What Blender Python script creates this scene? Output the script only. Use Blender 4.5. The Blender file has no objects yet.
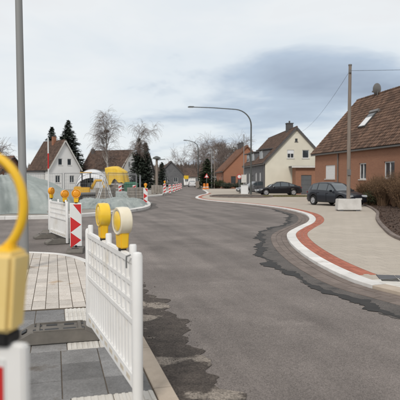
import bpy, bmesh, math, random
from mathutils import Vector, Matrix
R = math.radians
rnd = random.Random(7)
sc = bpy.context.scene
col = sc.collection

# ------------------------------------------------------------------ camera
CAMZ, F = 1.66, 540.0
PITCH = math.atan(20 / F)
cd = bpy.data.cameras.new('camera'); cam = bpy.data.objects.new('camera', cd); col.objects.link(cam)
cam.location = (0, 0, CAMZ); cam.rotation_euler = (R(90) - PITCH, 0, 0)
cd.sensor_width = 36; cd.lens = 36 * F / 400; cd.clip_end = 3000; cd.clip_start = 0.05
cd.dof.use_dof = True; cd.dof.focus_distance = 8.0; cd.dof.aperture_fstop = 3.2
sc.camera = cam

# ------------------------------------------------------------------ sky, sun, exposure
SUN_AZ, SUN_EL = R(196), R(40)          # azimuth clockwise from +Y
w = bpy.data.worlds.new('World'); sc.world = w; w.use_nodes = True
nt = w.node_tree; N = nt.nodes; LK = nt.links
for n in list(N): N.remove(n)
wo = N.new('ShaderNodeOutputWorld'); bg = N.new('ShaderNodeBackground'); bg.inputs['Strength'].default_value = 0.1
sky = N.new('ShaderNodeTexSky'); sky.sky_type = 'NISHITA'; sky.sun_disc = False
sky.sun_elevation = SUN_EL; sky.sun_rotation = SUN_AZ
tc = N.new('ShaderNodeTexCoord')
sep = N.new('ShaderNodeSeparateXYZ'); LK.new(tc.outputs['Generated'], sep.inputs[0])
def wm(op, a, b=None, c=None):
    m = N.new('ShaderNodeMath'); m.operation = op
    for i, x in enumerate((a, b, c)):
        if x is None: continue
        if isinstance(x, (int, float)): m.inputs[i].default_value = x
        else: LK.new(x, m.inputs[i])
    return m.outputs[0]
zz = wm('ADD', wm('MAXIMUM', sep.outputs[2], 0.0), 0.16)
cv = N.new('ShaderNodeCombineXYZ')
LK.new(wm('SUBTRACT', wm('DIVIDE', sep.outputs[0], zz), .28), cv.inputs[0]); LK.new(wm('DIVIDE', sep.outputs[1], zz), cv.inputs[1])
def wnoise(scale, detail, w4, dist=0.0, rough=.5):
    n = N.new('ShaderNodeTexNoise'); n.noise_dimensions = '4D'; n.inputs['Scale'].default_value = scale
    n.inputs['Detail'].default_value = detail; n.inputs['W'].default_value = w4
    n.inputs['Distortion'].default_value = dist; n.inputs['Roughness'].default_value = rough
    LK.new(cv.outputs[0], n.inputs['Vector']); return n.outputs[0]
CLOUD_W = 11.46
big = wnoise(0.30, 2, CLOUD_W); mid = wnoise(1.15, 7, CLOUD_W + 5, 0.35, .52)
cl = wm('ADD', wm('MULTIPLY', big, 0.61), wm('MULTIPLY', mid, 0.39))
ramp = N.new('ShaderNodeValToRGB'); LK.new(cl, ramp.inputs[0])
e = ramp.color_ramp.elements
e[0].position = .34; e[0].color = (2.7, 3.2, 4.0, 1)
e[1].position = .66; e[1].color = (6.5, 6.4, 6.45, 1)
q = ramp.color_ramp.elements.new(.415); q.color = (4.0, 4.7, 5.6, 1)
q = ramp.color_ramp.elements.new(.465); q.color = (6.3, 6.75, 7.1, 1)
q = ramp.color_ramp.elements.new(.54); q.color = (7.1, 7.3, 7.4, 1)
mx = N.new('ShaderNodeMix'); mx.data_type = 'RGBA'; mx.inputs[0].default_value = 0.93
LK.new(sky.outputs[0], mx.inputs[6]); LK.new(ramp.outputs[0], mx.inputs[7])
LK.new(mx.outputs[2], bg.inputs[0]); LK.new(bg.outputs[0], wo.inputs[0])

sd = bpy.data.lights.new('sun', 'SUN'); sd.energy = 1.5; sd.angle = R(11); sd.color = (1, .96, .9)
so = bpy.data.objects.new('sun', sd); col.objects.link(so)
sv = Vector((math.sin(SUN_AZ) * math.cos(SUN_EL), math.cos(SUN_AZ) * math.cos(SUN_EL), math.sin(SUN_EL)))
so.rotation_euler = sv.to_track_quat('Z', 'Y').to_euler(); so.location = sv * 60
sc.view_settings.view_transform = 'Standard'; sc.view_settings.look = 'None'
sc.view_settings.exposure = 0.3; sc.view_settings.gamma = 1.0

# ------------------------------------------------------------------ helpers
def at(u, v, z=0.0):
    """ground point at height z seen at photograph pixel (u, v)"""
    d = Vector(((u - 200) / F, -(v - 200) / F, -1.0)); d.rotate(cam.rotation_euler)
    t = (z - CAMZ) / d.z
    return Vector((0, 0, CAMZ)) + d * t

class MB:
    def __init__(s): s.v = []; s.f = []
    def add(s, vs, fs):
        o = len(s.v); s.v += [tuple(p) for p in vs]; s.f += [[i + o for i in f] for f in fs]; return s
    def box(s, c, d, rz=0.0, M=None):
        hx, hy, hz = d[0] / 2, d[1] / 2, d[2] / 2
        vs = [Vector((x, y, z)) for z in (-hz, hz) for x, y in ((-hx, -hy), (hx, -hy), (hx, hy), (-hx, hy))]
        m = M if M is not None else Matrix.Rotation(rz, 3, 'Z')
        vs = [m @ p + Vector(c) for p in vs]
        return s.add(vs, [[3, 2, 1, 0], [4, 5, 6, 7], [0, 1, 5, 4], [1, 2, 6, 5], [2, 3, 7, 6], [3, 0, 4, 7]])
    def frustum(s, z0, z1, a, b, c0=(0, 0), c1=(0, 0)):
        vs = [(c0[0] + x * a[0] / 2, c0[1] + y * a[1] / 2, z0) for x, y in ((-1, -1), (1, -1), (1, 1), (-1, 1))]
        vs += [(c1[0] + x * b[0] / 2, c1[1] + y * b[1] / 2, z1) for x, y in ((-1, -1), (1, -1), (1, 1), (-1, 1))]
        return s.add(vs, [[3, 2, 1, 0], [4, 5, 6, 7], [0, 1, 5, 4], [1, 2, 6, 5], [2, 3, 7, 6], [3, 0, 4, 7]])
    def tube(s, pts, rs, n=8, cap=True):
        pts = [Vector(p) for p in pts]
        if isinstance(rs, (int, float)): rs = [rs] * len(pts)
        vs = []; ref = None
        for i, p in enumerate(pts):
            d = (pts[min(i + 1, len(pts) - 1)] - pts[max(i - 1, 0)])
            if d.length < 1e-9: d = Vector((0, 0, 1))
            d.normalize()
            if ref is None: ref = Vector((0, 1, 0)) if abs(d.y) < .9 else Vector((1, 0, 0))
            a = d.cross(ref)
            if a.length < 1e-6: a = d.cross(Vector((1, 0, 0)))
            a.normalize(); b = a.cross(d).normalized(); ref = b
            for k in range(n):
                t = 2 * math.pi * k / n
                vs.append(p + (a * math.cos(t) + b * math.sin(t)) * rs[i])
        fs = []
        for i in range(len(pts) - 1):
            for k in range(n):
                k2 = (k + 1) % n
                fs.append([i * n + k, i * n + k2, (i + 1) * n + k2, (i + 1) * n + k])
        if cap:
            fs.append(list(range(n))[::-1]); fs.append([(len(pts) - 1) * n + k for k in range(n)])
        return s.add(vs, fs)
    def lathe(s, prof, n=24, M=None, c=(0, 0, 0)):
        M = M or Matrix.Identity(3); c = Vector(c); vs = []; fs = []
        for r, z in prof:
            for k in range(n):
                t = 2 * math.pi * k / n
                vs.append(M @ Vector((r * math.cos(t), r * math.sin(t), z)) + c)
        for i in range(len(prof) - 1):
            for k in range(n):
                k2 = (k + 1) % n
                fs.append([i * n + k, i * n + k2, (i + 1) * n + k2, (i + 1) * n + k])
        if prof[0][0] > 1e-6: fs.append(list(range(n))[::-1])
        if prof[-1][0] > 1e-6: fs.append([(len(prof) - 1) * n + k for k in range(n)])
        return s.add(vs, fs)
    def prism(s, poly, z0, z1):
        n = len(poly)
        vs = [(x, y, z0) for x, y in poly] + [(x, y, z1) for x, y in poly]
        fs = [list(range(n))[::-1], [n + i for i in range(n)]] + [[i, (i + 1) % n, n + (i + 1) % n, n + i] for i in range(n)]
        return s.add(vs, fs)
    def extr(s, poly, o, ax, ay, az, t0, t1):
        """poly in the plane (ax, ay) through o, thick from t0 to t1 along az"""
        o, ax, ay, az = map(Vector, (o, ax, ay, az)); n = len(poly)
        vs = [o + ax * x + ay * y + az * t for t in (t0, t1) for x, y in poly]
        return s.add(vs, [list(range(n))[::-1], [n + i for i in range(n)]] + [[i, (i + 1) % n, n + (i + 1) % n, n + i] for i in range(n)])
    def grid(s, P, nu, nv):
        vs = [P(i / nu, j / nv) for j in range(nv + 1) for i in range(nu + 1)]
        return s.add(vs, [[j * (nu + 1) + i, j * (nu + 1) + i + 1, (j + 1) * (nu + 1) + i + 1, (j + 1) * (nu + 1) + i] for j in range(nv) for i in range(nu)])
    def mesh(s, name, mat, smooth=False, bevel=0, fix=True, weld=False):
        me = bpy.data.meshes.new(name); me.from_pydata(s.v, [], s.f)
        if bevel or fix or weld:
            bm = bmesh.new(); bm.from_mesh(me)
            if weld: bmesh.ops.remove_doubles(bm, verts=bm.verts, dist=1e-5)
            if fix: bmesh.ops.recalc_face_normals(bm, faces=bm.faces)
            if bevel:
                es = [x for x in bm.edges if len(x.link_faces) == 2 and x.calc_face_angle(0) > .5]
                bmesh.ops.bevel(bm, geom=es, offset=bevel, segments=2, affect='EDGES', clamp_overlap=True)
            bm.to_mesh(me); bm.free()
        if smooth:
            me.polygons.foreach_set('use_smooth', [True] * len(me.polygons))
            if smooth != 'all': me.set_sharp_from_angle(angle=R(40))
        me.materials.append(mat); return me
    def build(s, name, mat, parent=None, **k):
        return link(name, s.mesh(name, mat, **k), parent)

def link(name, me, parent=None, loc=None, rz=0.0):
    o = bpy.data.objects.new(name, me); col.objects.link(o)
    if parent is not None: o.parent = parent
    if loc is not None: o.location = loc
    if rz: o.rotation_euler = (0, 0, rz)
    return o
def tag(o, label=None, cat=None, group=None, kind=None):
    if label: o['label'] = label
    if cat: o['category'] = cat
    if group: o['group'] = group
    if kind: o['kind'] = kind
    return o
def thing(name, label, cat, loc=(0, 0, 0), rz=0.0, group=None):
    o = bpy.data.objects.new(name, None); col.objects.link(o); o.location = loc; o.rotation_euler = (0, 0, rz)
    o.empty_display_size = .2
    return tag(o, label, cat, group)
def copy_tree(o, parent=None):
    c = o.copy(); col.objects.link(c); c.parent = parent
    for ch in list(o.children): copy_tree(ch, c)
    return c
def dup(root, loc, rz, label, group=None):
    c = copy_tree(root); c.location = loc; c.rotation_euler = (0, 0, rz); c['label'] = label
    if group: c['group'] = group
    return c

# ------------------------------------------------------------------ materials
def mat(name, c1, c2=None, scale=3.0, rough=.8, bump=0.0, bscale=40.0, metal=0.0, spec=.3, rnd_obj=0.0, rnd_isl=0.0,
        speck=0.0, spscale=200.0, trans=0.0, detail=6, c3=None, c3scale=.4, c3cut=.56, stretch=None, coat=0.0, c3soft=.06):
    m = bpy.data.materials.new(name); m.use_nodes = True
    t = m.node_tree; n = t.nodes; l = t.links; b = n['Principled BSDF']
    b.inputs['Roughness'].default_value = rough; b.inputs['Metallic'].default_value = metal
    b.inputs['Specular IOR Level'].default_value = spec; b.inputs['Coat Weight'].default_value = coat
    b.inputs['Coat Roughness'].default_value = .05
    g = n.new('ShaderNodeNewGeometry'); pos = g.outputs['Position']
    if stretch:
        mp = n.new('ShaderNodeMapping'); mp.inputs['Scale'].default_value = stretch; l.new(pos, mp.inputs[0]); pos = mp.outputs[0]
    def noise(s, d=5):
        x = n.new('ShaderNodeTexNoise'); x.inputs['Scale'].default_value = s; x.inputs['Detail'].default_value = d
        x.inputs['Roughness'].default_value = .6; l.new(pos, x.inputs['Vector']); return x.outputs[0]
    def mixc(fac, a, bb, mode='MIX'):
        x = n.new('ShaderNodeMix'); x.data_type = 'RGBA'; x.blend_type = mode
        for i, y in ((0, fac), (6, a), (7, bb)):
            if isinstance(y, tuple): x.inputs[i].default_value = (*y, 1)
            elif isinstance(y, (int, float)): x.inputs[i].default_value = y
            else: l.new(y, x.inputs[i])
        return x.outputs[2]
    def mr(v, a, b_, c, d):
        x = n.new('ShaderNodeMapRange'); l.new(v, x.inputs[0])
        for i, y in enumerate((a, b_, c, d)): x.inputs[i + 1].default_value = y
        return x.outputs[0]
    c2 = c2 or tuple(x * .82 for x in c1)
    c = mixc(mr(noise(scale, detail), .3, .7, 0, 1), c2, c1)
    if c3: c = mixc(mr(noise(c3scale, 7), c3cut, c3cut + c3soft, 0, 1), c, c3)
    if speck:
        f = mr(noise(spscale, 2), .25, .75, 1 - speck, 1 + speck)
        x = n.new('ShaderNodeVectorMath'); x.operation = 'SCALE'; l.new(c, x.inputs[0]); l.new(f, x.inputs['Scale']); c = x.outputs[0]
    for amt, src in ((rnd_obj, 'o'), (rnd_isl, 'i')):
        if amt:
            v = n.new('ShaderNodeObjectInfo').outputs['Random'] if src == 'o' else g.outputs['Random Per Island']
            f = mr(v, 0, 1, 1 - amt, 1 + amt)
            x = n.new('ShaderNodeVectorMath'); x.operation = 'SCALE'; l.new(c, x.inputs[0]); l.new(f, x.inputs['Scale']); c = x.outputs[0]
    l.new(c, b.inputs['Base Color'])
    if trans: b.inputs['Transmission Weight'].default_value = trans
    if bump:
        bp = n.new('ShaderNodeBump'); bp.inputs['Strength'].default_value = bump; bp.inputs['Distance'].default_value = .12 / bscale
        l.new(noise(bscale, 6), bp.inputs['Height']); l.new(bp.outputs[0], b.inputs['Normal'])
    return m
def brickmat(name, c1, c2, mortar, w=.24, h=.075, axis='xz'):
    m = mat(name, c1, c2, .8, .88, .15, 60)
    t = m.node_tree; n = t.nodes; l = t.links; b = n['Principled BSDF']
    tcn = n.new('ShaderNodeTexCoord'); s = n.new('ShaderNodeSeparateXYZ'); l.new(tcn.outputs['Object'], s.inputs[0])
    cx = n.new('ShaderNodeCombineXYZ'); ad = n.new('ShaderNodeMath'); ad.operation = 'ADD'
    l.new(s.outputs[0], ad.inputs[0]); l.new(s.outputs[1], ad.inputs[1])
    l.new(ad.outputs[0], cx.inputs[0]); l.new(s.outputs[2], cx.inputs[1])
    br = n.new('ShaderNodeTexBrick'); l.new(cx.outputs[0], br.inputs['Vector'])
    br.inputs['Scale'].default_value = 1; br.inputs['Brick Width'].default_value = w; br.inputs['Row Height'].default_value = h
    br.inputs['Mortar Size'].default_value = .012; br.inputs['Color1'].default_value = (*c1, 1)
    br.inputs['Color2'].default_value = (*c2, 1); br.inputs['Mortar'].default_value = (*mortar, 1)
    mx_ = n.new('ShaderNodeMix'); mx_.data_type = 'RGBA'; mx_.inputs[0].default_value = .7
    old = b.inputs['Base Color'].links[0].from_socket
    l.new(old, mx_.inputs[6]); l.new(br.outputs[0], mx_.inputs[7]); l.new(mx_.outputs[2], b.inputs['Base Color'])
    return m

MT = dict(
    asphalt=mat('asphalt', (.215, .186, .168), (.135, .116, .105), .6, .85, .6, 90, speck=.55, spscale=110, c3=(.232, .202, .182), c3scale=.9, c3cut=.55, c3soft=.2),
    fresh=mat('fresh_asphalt', (.125, .110, .10), (.085, .076, .070), 2.6, .88, .6, 110, speck=.5, spscale=90, c3=(.06, .055, .052), c3scale=3.2, c3cut=.56, c3soft=.1),
    tar=mat('tar_edge', (.045, .042, .040), (.030, .029, .028), 6, .8, .5, 120, speck=.4, spscale=120),
    dirt=mat('dirt', (.095, .078, .066), (.052, .043, .037), 7, .95, .9, 30, speck=.6, spscale=60, c3=(.25, .215, .18), c3scale=1.9, c3cut=.55),
    ground=mat('ground', (.13, .12, .07), (.09, .085, .05), .3, .95, .4, 8),
    slab=mat('grey_slab', (.25, .245, .24), (.15, .146, .142), 3.5, .75, .3, 70, rnd_obj=.3, speck=.25, spscale=70, c3=(.13, .115, .10), c3scale=3.5, c3cut=.56, c3soft=.12),
    tactile=mat('white_tactile', (.66, .63, .58), (.54, .51, .46), 4, .8, .15, 60, rnd_obj=.05),
    beige=mat('beige_paver', (.58, .53, .475), (.50, .45, .395), 7, .9, .3, 90, rnd_obj=.12, speck=.2, spscale=70, c3=(.40, .29, .19), c3scale=1.6, c3cut=.60, c3soft=.1),
    sand=mat('sand_joint', (.15, .12, .09), (.09, .072, .055), 9, .95, .4, 80),
    kerbbeige=mat('beige_kerb', (.50, .42, .34), (.40, .33, .26), 4, .85, .2, 60, rnd_obj=.06, speck=.15),
    kerbwhite=mat('white_kerb', (.74, .72, .69), (.60, .575, .54), 2.5, .8, .15, 60, rnd_obj=.07, speck=.15, c3=(.47, .44, .40), c3scale=3, c3cut=.6, c3soft=.1),
    gutter=mat('gutter_stone', (.205, .165, .142), (.15, .12, .103), 3, .85, .3, 70, rnd_obj=.13, rnd_isl=.13, speck=.25),
    red=mat('red_paver', (.43, .155, .10), (.34, .115, .075), 4, .88, .25, 80, rnd_isl=.16, rnd_obj=.1, speck=.15),
    pave=mat('pavement_concrete', (.47, .415, .35), (.41, .36, .30), .7, .9, .25, 60, speck=.14, spscale=60, c3=(.40, .345, .28), c3scale=.35, c3cut=.55, c3soft=.15),
    pave2=mat('pavement_pale', (.36, .335, .30), (.24, .22, .19), .6, .92, .4, 25, speck=.2),
    darktac=mat('dark_tactile', (.13, .13, .135), (.10, .10, .105), 5, .8, .2, 70, rnd_obj=.15),
    mulch=mat('mulch', (.105, .066, .048), (.05, .034, .026), 14, 1, .8, 40, rnd_isl=.35),
    plastic=mat('white_plastic', (.81, .80, .78), (.75, .735, .71), 3, .45, .05, 90, c3=(.64, .60, .53), c3scale=2.6, c3cut=.54, c3soft=.22),
    plastic_dirty=mat('cream_plastic', (.66, .60, .50), (.50, .44, .35), 5, .55, .05, 90),
    yellow=mat('yellow_plastic', (.86, .52, .03), (.78, .45, .022), 5, .42, .03, 90),
    lensyellow=mat('yellow_lens', (.90, .60, .05), (.84, .52, .035), 20, .22, 0, 1, spec=.5),
    lenswhite=mat('pale_lens', (.80, .73, .58), (.74, .64, .45), 12, .25, 0, 1, spec=.5),
    amber=mat('amber_lens', (.85, .36, .02), (.75, .28, .015), 20, .25, 0, 1, spec=.5),
    rubber=mat('dark_rubber', (.19, .172, .15), (.12, .11, .097), 6, .9, .35, 70),
    black=mat('black_plastic', (.018, .018, .018), None, 9, .5),
    refl_white=mat('reflective_white', (.72, .72, .70), (.66, .66, .64), 4, .5),
    refl_red=mat('reflective_red', (.56, .03, .03), (.50, .025, .025), 4, .5),
    steel=mat('galvanised_steel', (.34, .345, .35), (.25, .255, .26), 6, .5, .05, 60, metal=.55),
    greypole=mat('grey_pole', (.31, .31, .305), (.22, .22, .215), 3, .65, .1, 40, metal=.2, stretch=(1, 1, .15)),
    darkpole=mat('dark_green_grey_pole', (.11, .115, .11), (.08, .085, .08), 3, .55, .05, 40, metal=.3),
    wood=mat('grey_wood', (.27, .225, .19), (.18, .15, .125), 4, .9, .3, 30, stretch=(6, 6, .4)),
    concrete=mat('white_concrete', (.62, .60, .57), (.48, .46, .43), 3, .9, .2, 40, speck=.1),
    tarp=mat('tarp', (.34, .37, .35), (.25, .28, .265), 1.6, .6, .35, 5, c3=(.40, .42, .40), c3scale=1.1, c3cut=.56, c3soft=.15),
    brickpiece=mat('loose_brick', (.32, .13, .08), None, 9, .9, .3, 50),
    oven=brickmat('orange_brick', (.315, .145, .085), (.25, .11, .065), (.27, .18, .13)),
    farbrick=brickmat('red_brick', (.33, .14, .08), (.27, .11, .065), (.3, .18, .12)),
    cream=mat('cream_render', (.70, .66, .55), (.62, .58, .48), .8, .9, .12, 30),
    whitewall=mat('white_render', (.76, .75, .73), (.68, .67, .65), .6, .9, .1, 20),
    slate=brickmat('grey_slate', (.17, .17, .175), (.12, .12, .125), (.07, .07, .07), .3, .2),
    tile=mat('brown_tile', (.155, .092, .062), (.10, .06, .042), 1.2, .8, .15, 30, rnd_isl=.38),
    tile2=mat('dark_brown_tile', (.125, .08, .06), (.085, .056, .043), 1.0, .8, .15, 30, rnd_isl=.3),
    tile3=mat('red_brown_tile', (.20, .105, .07), (.14, .075, .05), 1.0, .8, .15, 30, rnd_isl=.3),
    chim=mat('dark_chimney', (.10, .095, .095), None, 4, .9, .2, 30),
    frame=mat('window_frame_white', (.70, .70, .69), None, 5, .5),
    darkframe=mat('dark_frame', (.07, .065, .06), None, 5, .6),
    shutter=mat('white_shutter', (.72, .72, .72), (.66, .66, .66), 5, .6),
    glass=mat('window_glass', (.05, .06, .07), (.03, .035, .04), 2, .06, 0, 1, spec=.7),
    zinc=mat('zinc', (.20, .19, .18), None, 5, .5, metal=.4),
    door=mat('grey_door', (.12, .125, .13), None, 4, .6),
    whitetrim=mat('white_trim', (.62, .60, .56), None, 4, .7),
    darktrim=mat('dark_trim', (.10, .095, .095), None, 4, .7),
    carblack=mat('black_car_paint', (.010, .010, .012), (.009, .009, .011), 1, .32, spec=.35, coat=.25),
    carblue=mat('dark_blue_car_paint', (.012, .014, .020), (.010, .012, .018), 1, .32, spec=.35, coat=.25),
    cargrey=mat('grey_car_paint', (.10, .10, .105), None, 1, .35, spec=.5, coat=.6),
    carwhite=mat('white_car_paint', (.6, .6, .6), None, 1, .35, spec=.5, coat=.4),
    carglass=mat('car_glass', (.05, .065, .075), None, 1, .06, spec=1.0, coat=.5),  # base colour lightened and tinted blue to paint in some reflection
    tyre=mat('tyre', (.02, .02, .02), None, 9, .85),
    rim=mat('alloy_rim', (.50, .50, .51), None, 9, .35, metal=.6),
    lampglass=mat('headlight_glass', (.60, .62, .64), None, 9, .1, spec=.8),
    tail=mat('tail_light', (.25, .01, .012), None, 9, .2),
    bark=mat('dark_bark', (.085, .068, .055), (.055, .045, .037), 3, .95, .4, 20),
    birch=mat('birch_bark', (.46, .43, .40), (.30, .275, .25), 3, .9, .2, 20, c3=(.08, .07, .065), c3scale=2.2, c3cut=.6),
    twig=mat('birch_twig', (.19, .15, .13), (.13, .10, .088), .8, .95),
    twigfar=mat('bare_twig', (.205, .165, .145), (.15, .12, .108), .3, .95),
    needle=mat('conifer_needle', (.055, .068, .048), (.032, .042, .031), .8, .9, rnd_isl=.4),
    pine=mat('pine_needle', (.055, .065, .05), (.035, .042, .034), .8, .9, rnd_isl=.4),
    shrubtwig=mat('shrub_twig', (.17, .105, .062), (.11, .068, .042), 2, .95),
    shrubleaf=mat('dry_leaf', (.23, .14, .07), (.15, .092, .05), 3, .9, rnd_isl=.4),
    evergreen=mat('evergreen_leaf', (.045, .065, .028), (.028, .042, .02), 2, .8, rnd_isl=.4),
    grass=mat('dry_grass', (.20, .175, .085), (.13, .12, .055), 2, .95, rnd_isl=.35),
    machine=mat('machine_yellow', (.72, .42, .05), (.62, .34, .04), 3, .5),
    yellowpale=mat('faded_yellow_plastic', (.84, .64, .27), (.78, .56, .19), 5, .5, .03, 90),
    bagyellow=mat('yellow_sheet', (.78, .52, .06), (.68, .42, .04), 2.5, .5, .1, 8),
    green=mat('green_plastic', (.03, .16, .09), (.025, .12, .07), 4, .5),
    whitetent=mat('white_canvas', (.70, .70, .70), (.6, .6, .6), 1.5, .8),
    orange=mat('orange_plastic', (.72, .22, .03), None, 4, .5),
    signred=mat('sign_red', (.5, .03, .03), None, 4, .5),
    signyellow=mat('sign_yellow', (.78, .50, .03), None, 4, .5),
    stone=mat('pallet_stone', (.30, .27, .235), (.2, .18, .155), 3, .9, .3, 20, rnd_isl=.2),
    gravel=mat('gravel_stone', (.15, .13, .115), (.085, .073, .065), 30, .95, rnd_isl=.45),
    woodhill=mat('far_wood', (.135, .105, .088), (.09, .07, .06), .08, 1, rnd_isl=.25),
    bird=mat('bird_nest', (.05, .04, .035), None, 4, .9),
)

def scale_color(m, build):
    """multiply a material's base colour by a factor socket made by build(nodes, links, position)"""
    n, l = m.node_tree.nodes, m.node_tree.links; b = n['Principled BSDF']; old = b.inputs['Base Color'].links[0].from_socket
    pos = n.new('ShaderNodeNewGeometry').outputs['Position']
    x = n.new('ShaderNodeVectorMath'); x.operation = 'SCALE'; l.new(old, x.inputs[0]); l.new(build(n, l, pos), x.inputs['Scale']); l.new(x.outputs[0], b.inputs['Base Color'])
def streaks(n, l, pos):      # worn lanes running along the street
    mp = n.new('ShaderNodeMapping'); mp.vector_type = 'TEXTURE'; mp.inputs['Rotation'].default_value = (0, 0, R(14)); mp.inputs['Scale'].default_value = (.75, 9, 1); l.new(pos, mp.inputs[0])
    t = n.new('ShaderNodeTexNoise'); t.inputs['Scale'].default_value = 1; t.inputs['Detail'].default_value = 4; t.inputs['Roughness'].default_value = .55; l.new(mp.outputs[0], t.inputs['Vector'])
    r_ = n.new('ShaderNodeMapRange'); l.new(t.outputs[0], r_.inputs[0]); r_.inputs[1].default_value = .3; r_.inputs[2].default_value = .7; r_.inputs[3].default_value = .74; r_.inputs[4].default_value = 1.22
    return r_.outputs[0]
scale_color(MT['asphalt'], streaks)
def flecks(n, l, pos):       # stones showing in the worn surface
    t = n.new('ShaderNodeTexVoronoi'); t.inputs['Scale'].default_value = 75; l.new(pos, t.inputs['Vector'])
    r_ = n.new('ShaderNodeMapRange'); l.new(t.outputs['Color'], r_.inputs[0]); r_.inputs[3].default_value = .72; r_.inputs[4].default_value = 1.28
    return r_.outputs[0]
scale_color(MT['asphalt'], flecks)
def joints(n, l, pos):
    t = n.new('ShaderNodeTexBrick'); mp = n.new('ShaderNodeMapping'); mp.inputs['Rotation'].default_value = (0, 0, R(-12)); l.new(pos, mp.inputs[0]); l.new(mp.outputs[0], t.inputs['Vector'])
    t.inputs['Scale'].default_value = 1; t.inputs['Brick Width'].default_value = .4; t.inputs['Row Height'].default_value = .4; t.inputs['Mortar Size'].default_value = .007
    t.inputs['Color1'].default_value = (1.03, 1.03, 1.03, 1); t.inputs['Color2'].default_value = (.95, .95, .95, 1); t.inputs['Mortar'].default_value = (.72, .72, .72, 1)
    return t.outputs['Color']
scale_color(MT['pave'], joints)

# ------------------------------------------------------------------ curves on the ground
def smooth_curve(pts, step=.25):
    pts = [Vector(p[:2]) for p in pts]; out = []
    for i in range(len(pts) - 1):
        p0 = pts[max(i - 1, 0)]; p1 = pts[i]; p2 = pts[i + 1]; p3 = pts[min(i + 2, len(pts) - 1)]
        n = max(2, int((p2 - p1).length / step))
        for k in range(n):
            t = k / n
            m1 = (p2 - p0) * .5; m2 = (p3 - p1) * .5
            if i > 0 and (p1 - p0).length > 2.5 * (p2 - p1).length: m1 = m1.normalized() * (p2 - p1).length
            if i < len(pts) - 2 and (p3 - p2).length > 2.5 * (p2 - p1).length: m2 = m2.normalized() * (p2 - p1).length
            h = 2 * t**3 - 3 * t**2 + 1, t**3 - 2 * t**2 + t, -2 * t**3 + 3 * t**2, t**3 - t**2
            out.append(p1 * h[0] + m1 * h[1] + p2 * h[2] + m2 * h[3])
    out.append(pts[-1]); return out
class Curve:
    def __init__(s, pts, side):          # side +1: pavement on the right of travel, -1: on the left
        s.p = smooth_curve(pts); s.side = side
        s.L = [0]
        for a, b in zip(s.p, s.p[1:]): s.L.append(s.L[-1] + (b - a).length)
        s.len = s.L[-1]
    def at(s, d, off=0.0):
        d = min(max(d, 0), s.len); lo, hi = 0, len(s.L) - 1
        while hi - lo > 1:
            m = (lo + hi) // 2
            if s.L[m] <= d: lo = m
            else: hi = m
        a, b = s.p[lo], s.p[hi]; t = (d - s.L[lo]) / max(s.L[hi] - s.L[lo], 1e-9)
        def tang(i):
            q = s.p[min(i + 1, len(s.p) - 1)] - s.p[max(i - 1, 0)]; return q.normalized()
        tg = (tang(lo) * (1 - t) + tang(hi) * t).normalized()
        return a.lerp(b, t) + Vector((tg.y, -tg.x)) * s.side * off
    def s_at_y(s, y):
        for i, p in enumerate(s.p):
            if p.y >= y: return s.L[i]
        return s.len
    def sample(s, s0, s1, off, step=.3):
        n = max(2, int((s1 - s0) / step)); return [s.at(s0 + (s1 - s0) * i / n, off) for i in range(n + 1)]

def fill(name, poly, z, m, parent=None, holes=()):
    bm = bmesh.new(); es = []
    for lp in [poly, *holes]:
        vs = [bm.verts.new((p[0], p[1], z)) for p in lp]
        es += [bm.edges.new((vs[i], vs[(i + 1) % len(vs)])) for i in range(len(vs))]
    bmesh.ops.triangle_fill(bm, use_beauty=True, edges=es, normal=(0, 0, 1))
    bmesh.ops.recalc_face_normals(bm, faces=bm.faces)
    if sum(f.normal.z for f in bm.faces) < 0: bmesh.ops.reverse_faces(bm, faces=bm.faces)
    me = bpy.data.meshes.new(name); bm.to_mesh(me); bm.free(); me.materials.append(m)
    return link(name, me, parent)
def struct(o): o['kind'] = 'structure'; return o

def stone(mb, cv, s0, s1, o0, o1, z0, z1, gap=.004, n=2):
    a, b = s0 + gap, s1 - gap
    p = [cv.at(a + (b - a) * i / n, o0 + gap) for i in range(n + 1)]
    q_ = [cv.at(a + (b - a) * i / n, o1 - gap) for i in range(n + 1)]
    c = .006
    vs = []; m = n + 1
    for i in range(m):
        e = (q_[i] - p[i]).normalized() * c
        vs += [(*p[i], z0), (*p[i], z1 - c), (*(p[i] + e), z1), (*(q_[i] - e), z1), (*q_[i], z1 - c), (*q_[i], z0)]
    fs = []
    for i in range(n):
        for k in range(5): fs.append([i * 6 + k, i * 6 + k + 1, (i + 1) * 6 + k + 1, (i + 1) * 6 + k])
    fs.append([5, 4, 3, 2, 1, 0]); fs.append([n * 6 + k for k in range(6)])
    mb.add(vs, fs)

# ------------------------------------------------------------------ terrain, road, pavements
gm = MB(); gm.add([(-1500, -200, -.03), (1500, -200, -.03), (1500, 1600, -.03), (-1500, 1600, -.03)], [[0, 1, 2, 3]])
struct(gm.build('ground', MT['ground']))
rm = MB(); rm.add([(-60, -14, 0), (45, -14, 0), (45, 205, 0), (-60, 205, 0)], [[0, 1, 2, 3]])
struct(rm.build('road', MT['asphalt']))
hm = MB()
def hillP(a, b):
    x = -420 + 840 * a; y = 215 + 300 * b
    return (x, y, -.06 + 8.5 * (b ** .7) * (1 + .25 * math.sin(x * .013 + 1) + .1 * math.sin(x * .05)))
hm.grid(hillP, 60, 14); struct(hm.build('hill', MT['ground'], smooth='all'))

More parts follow.
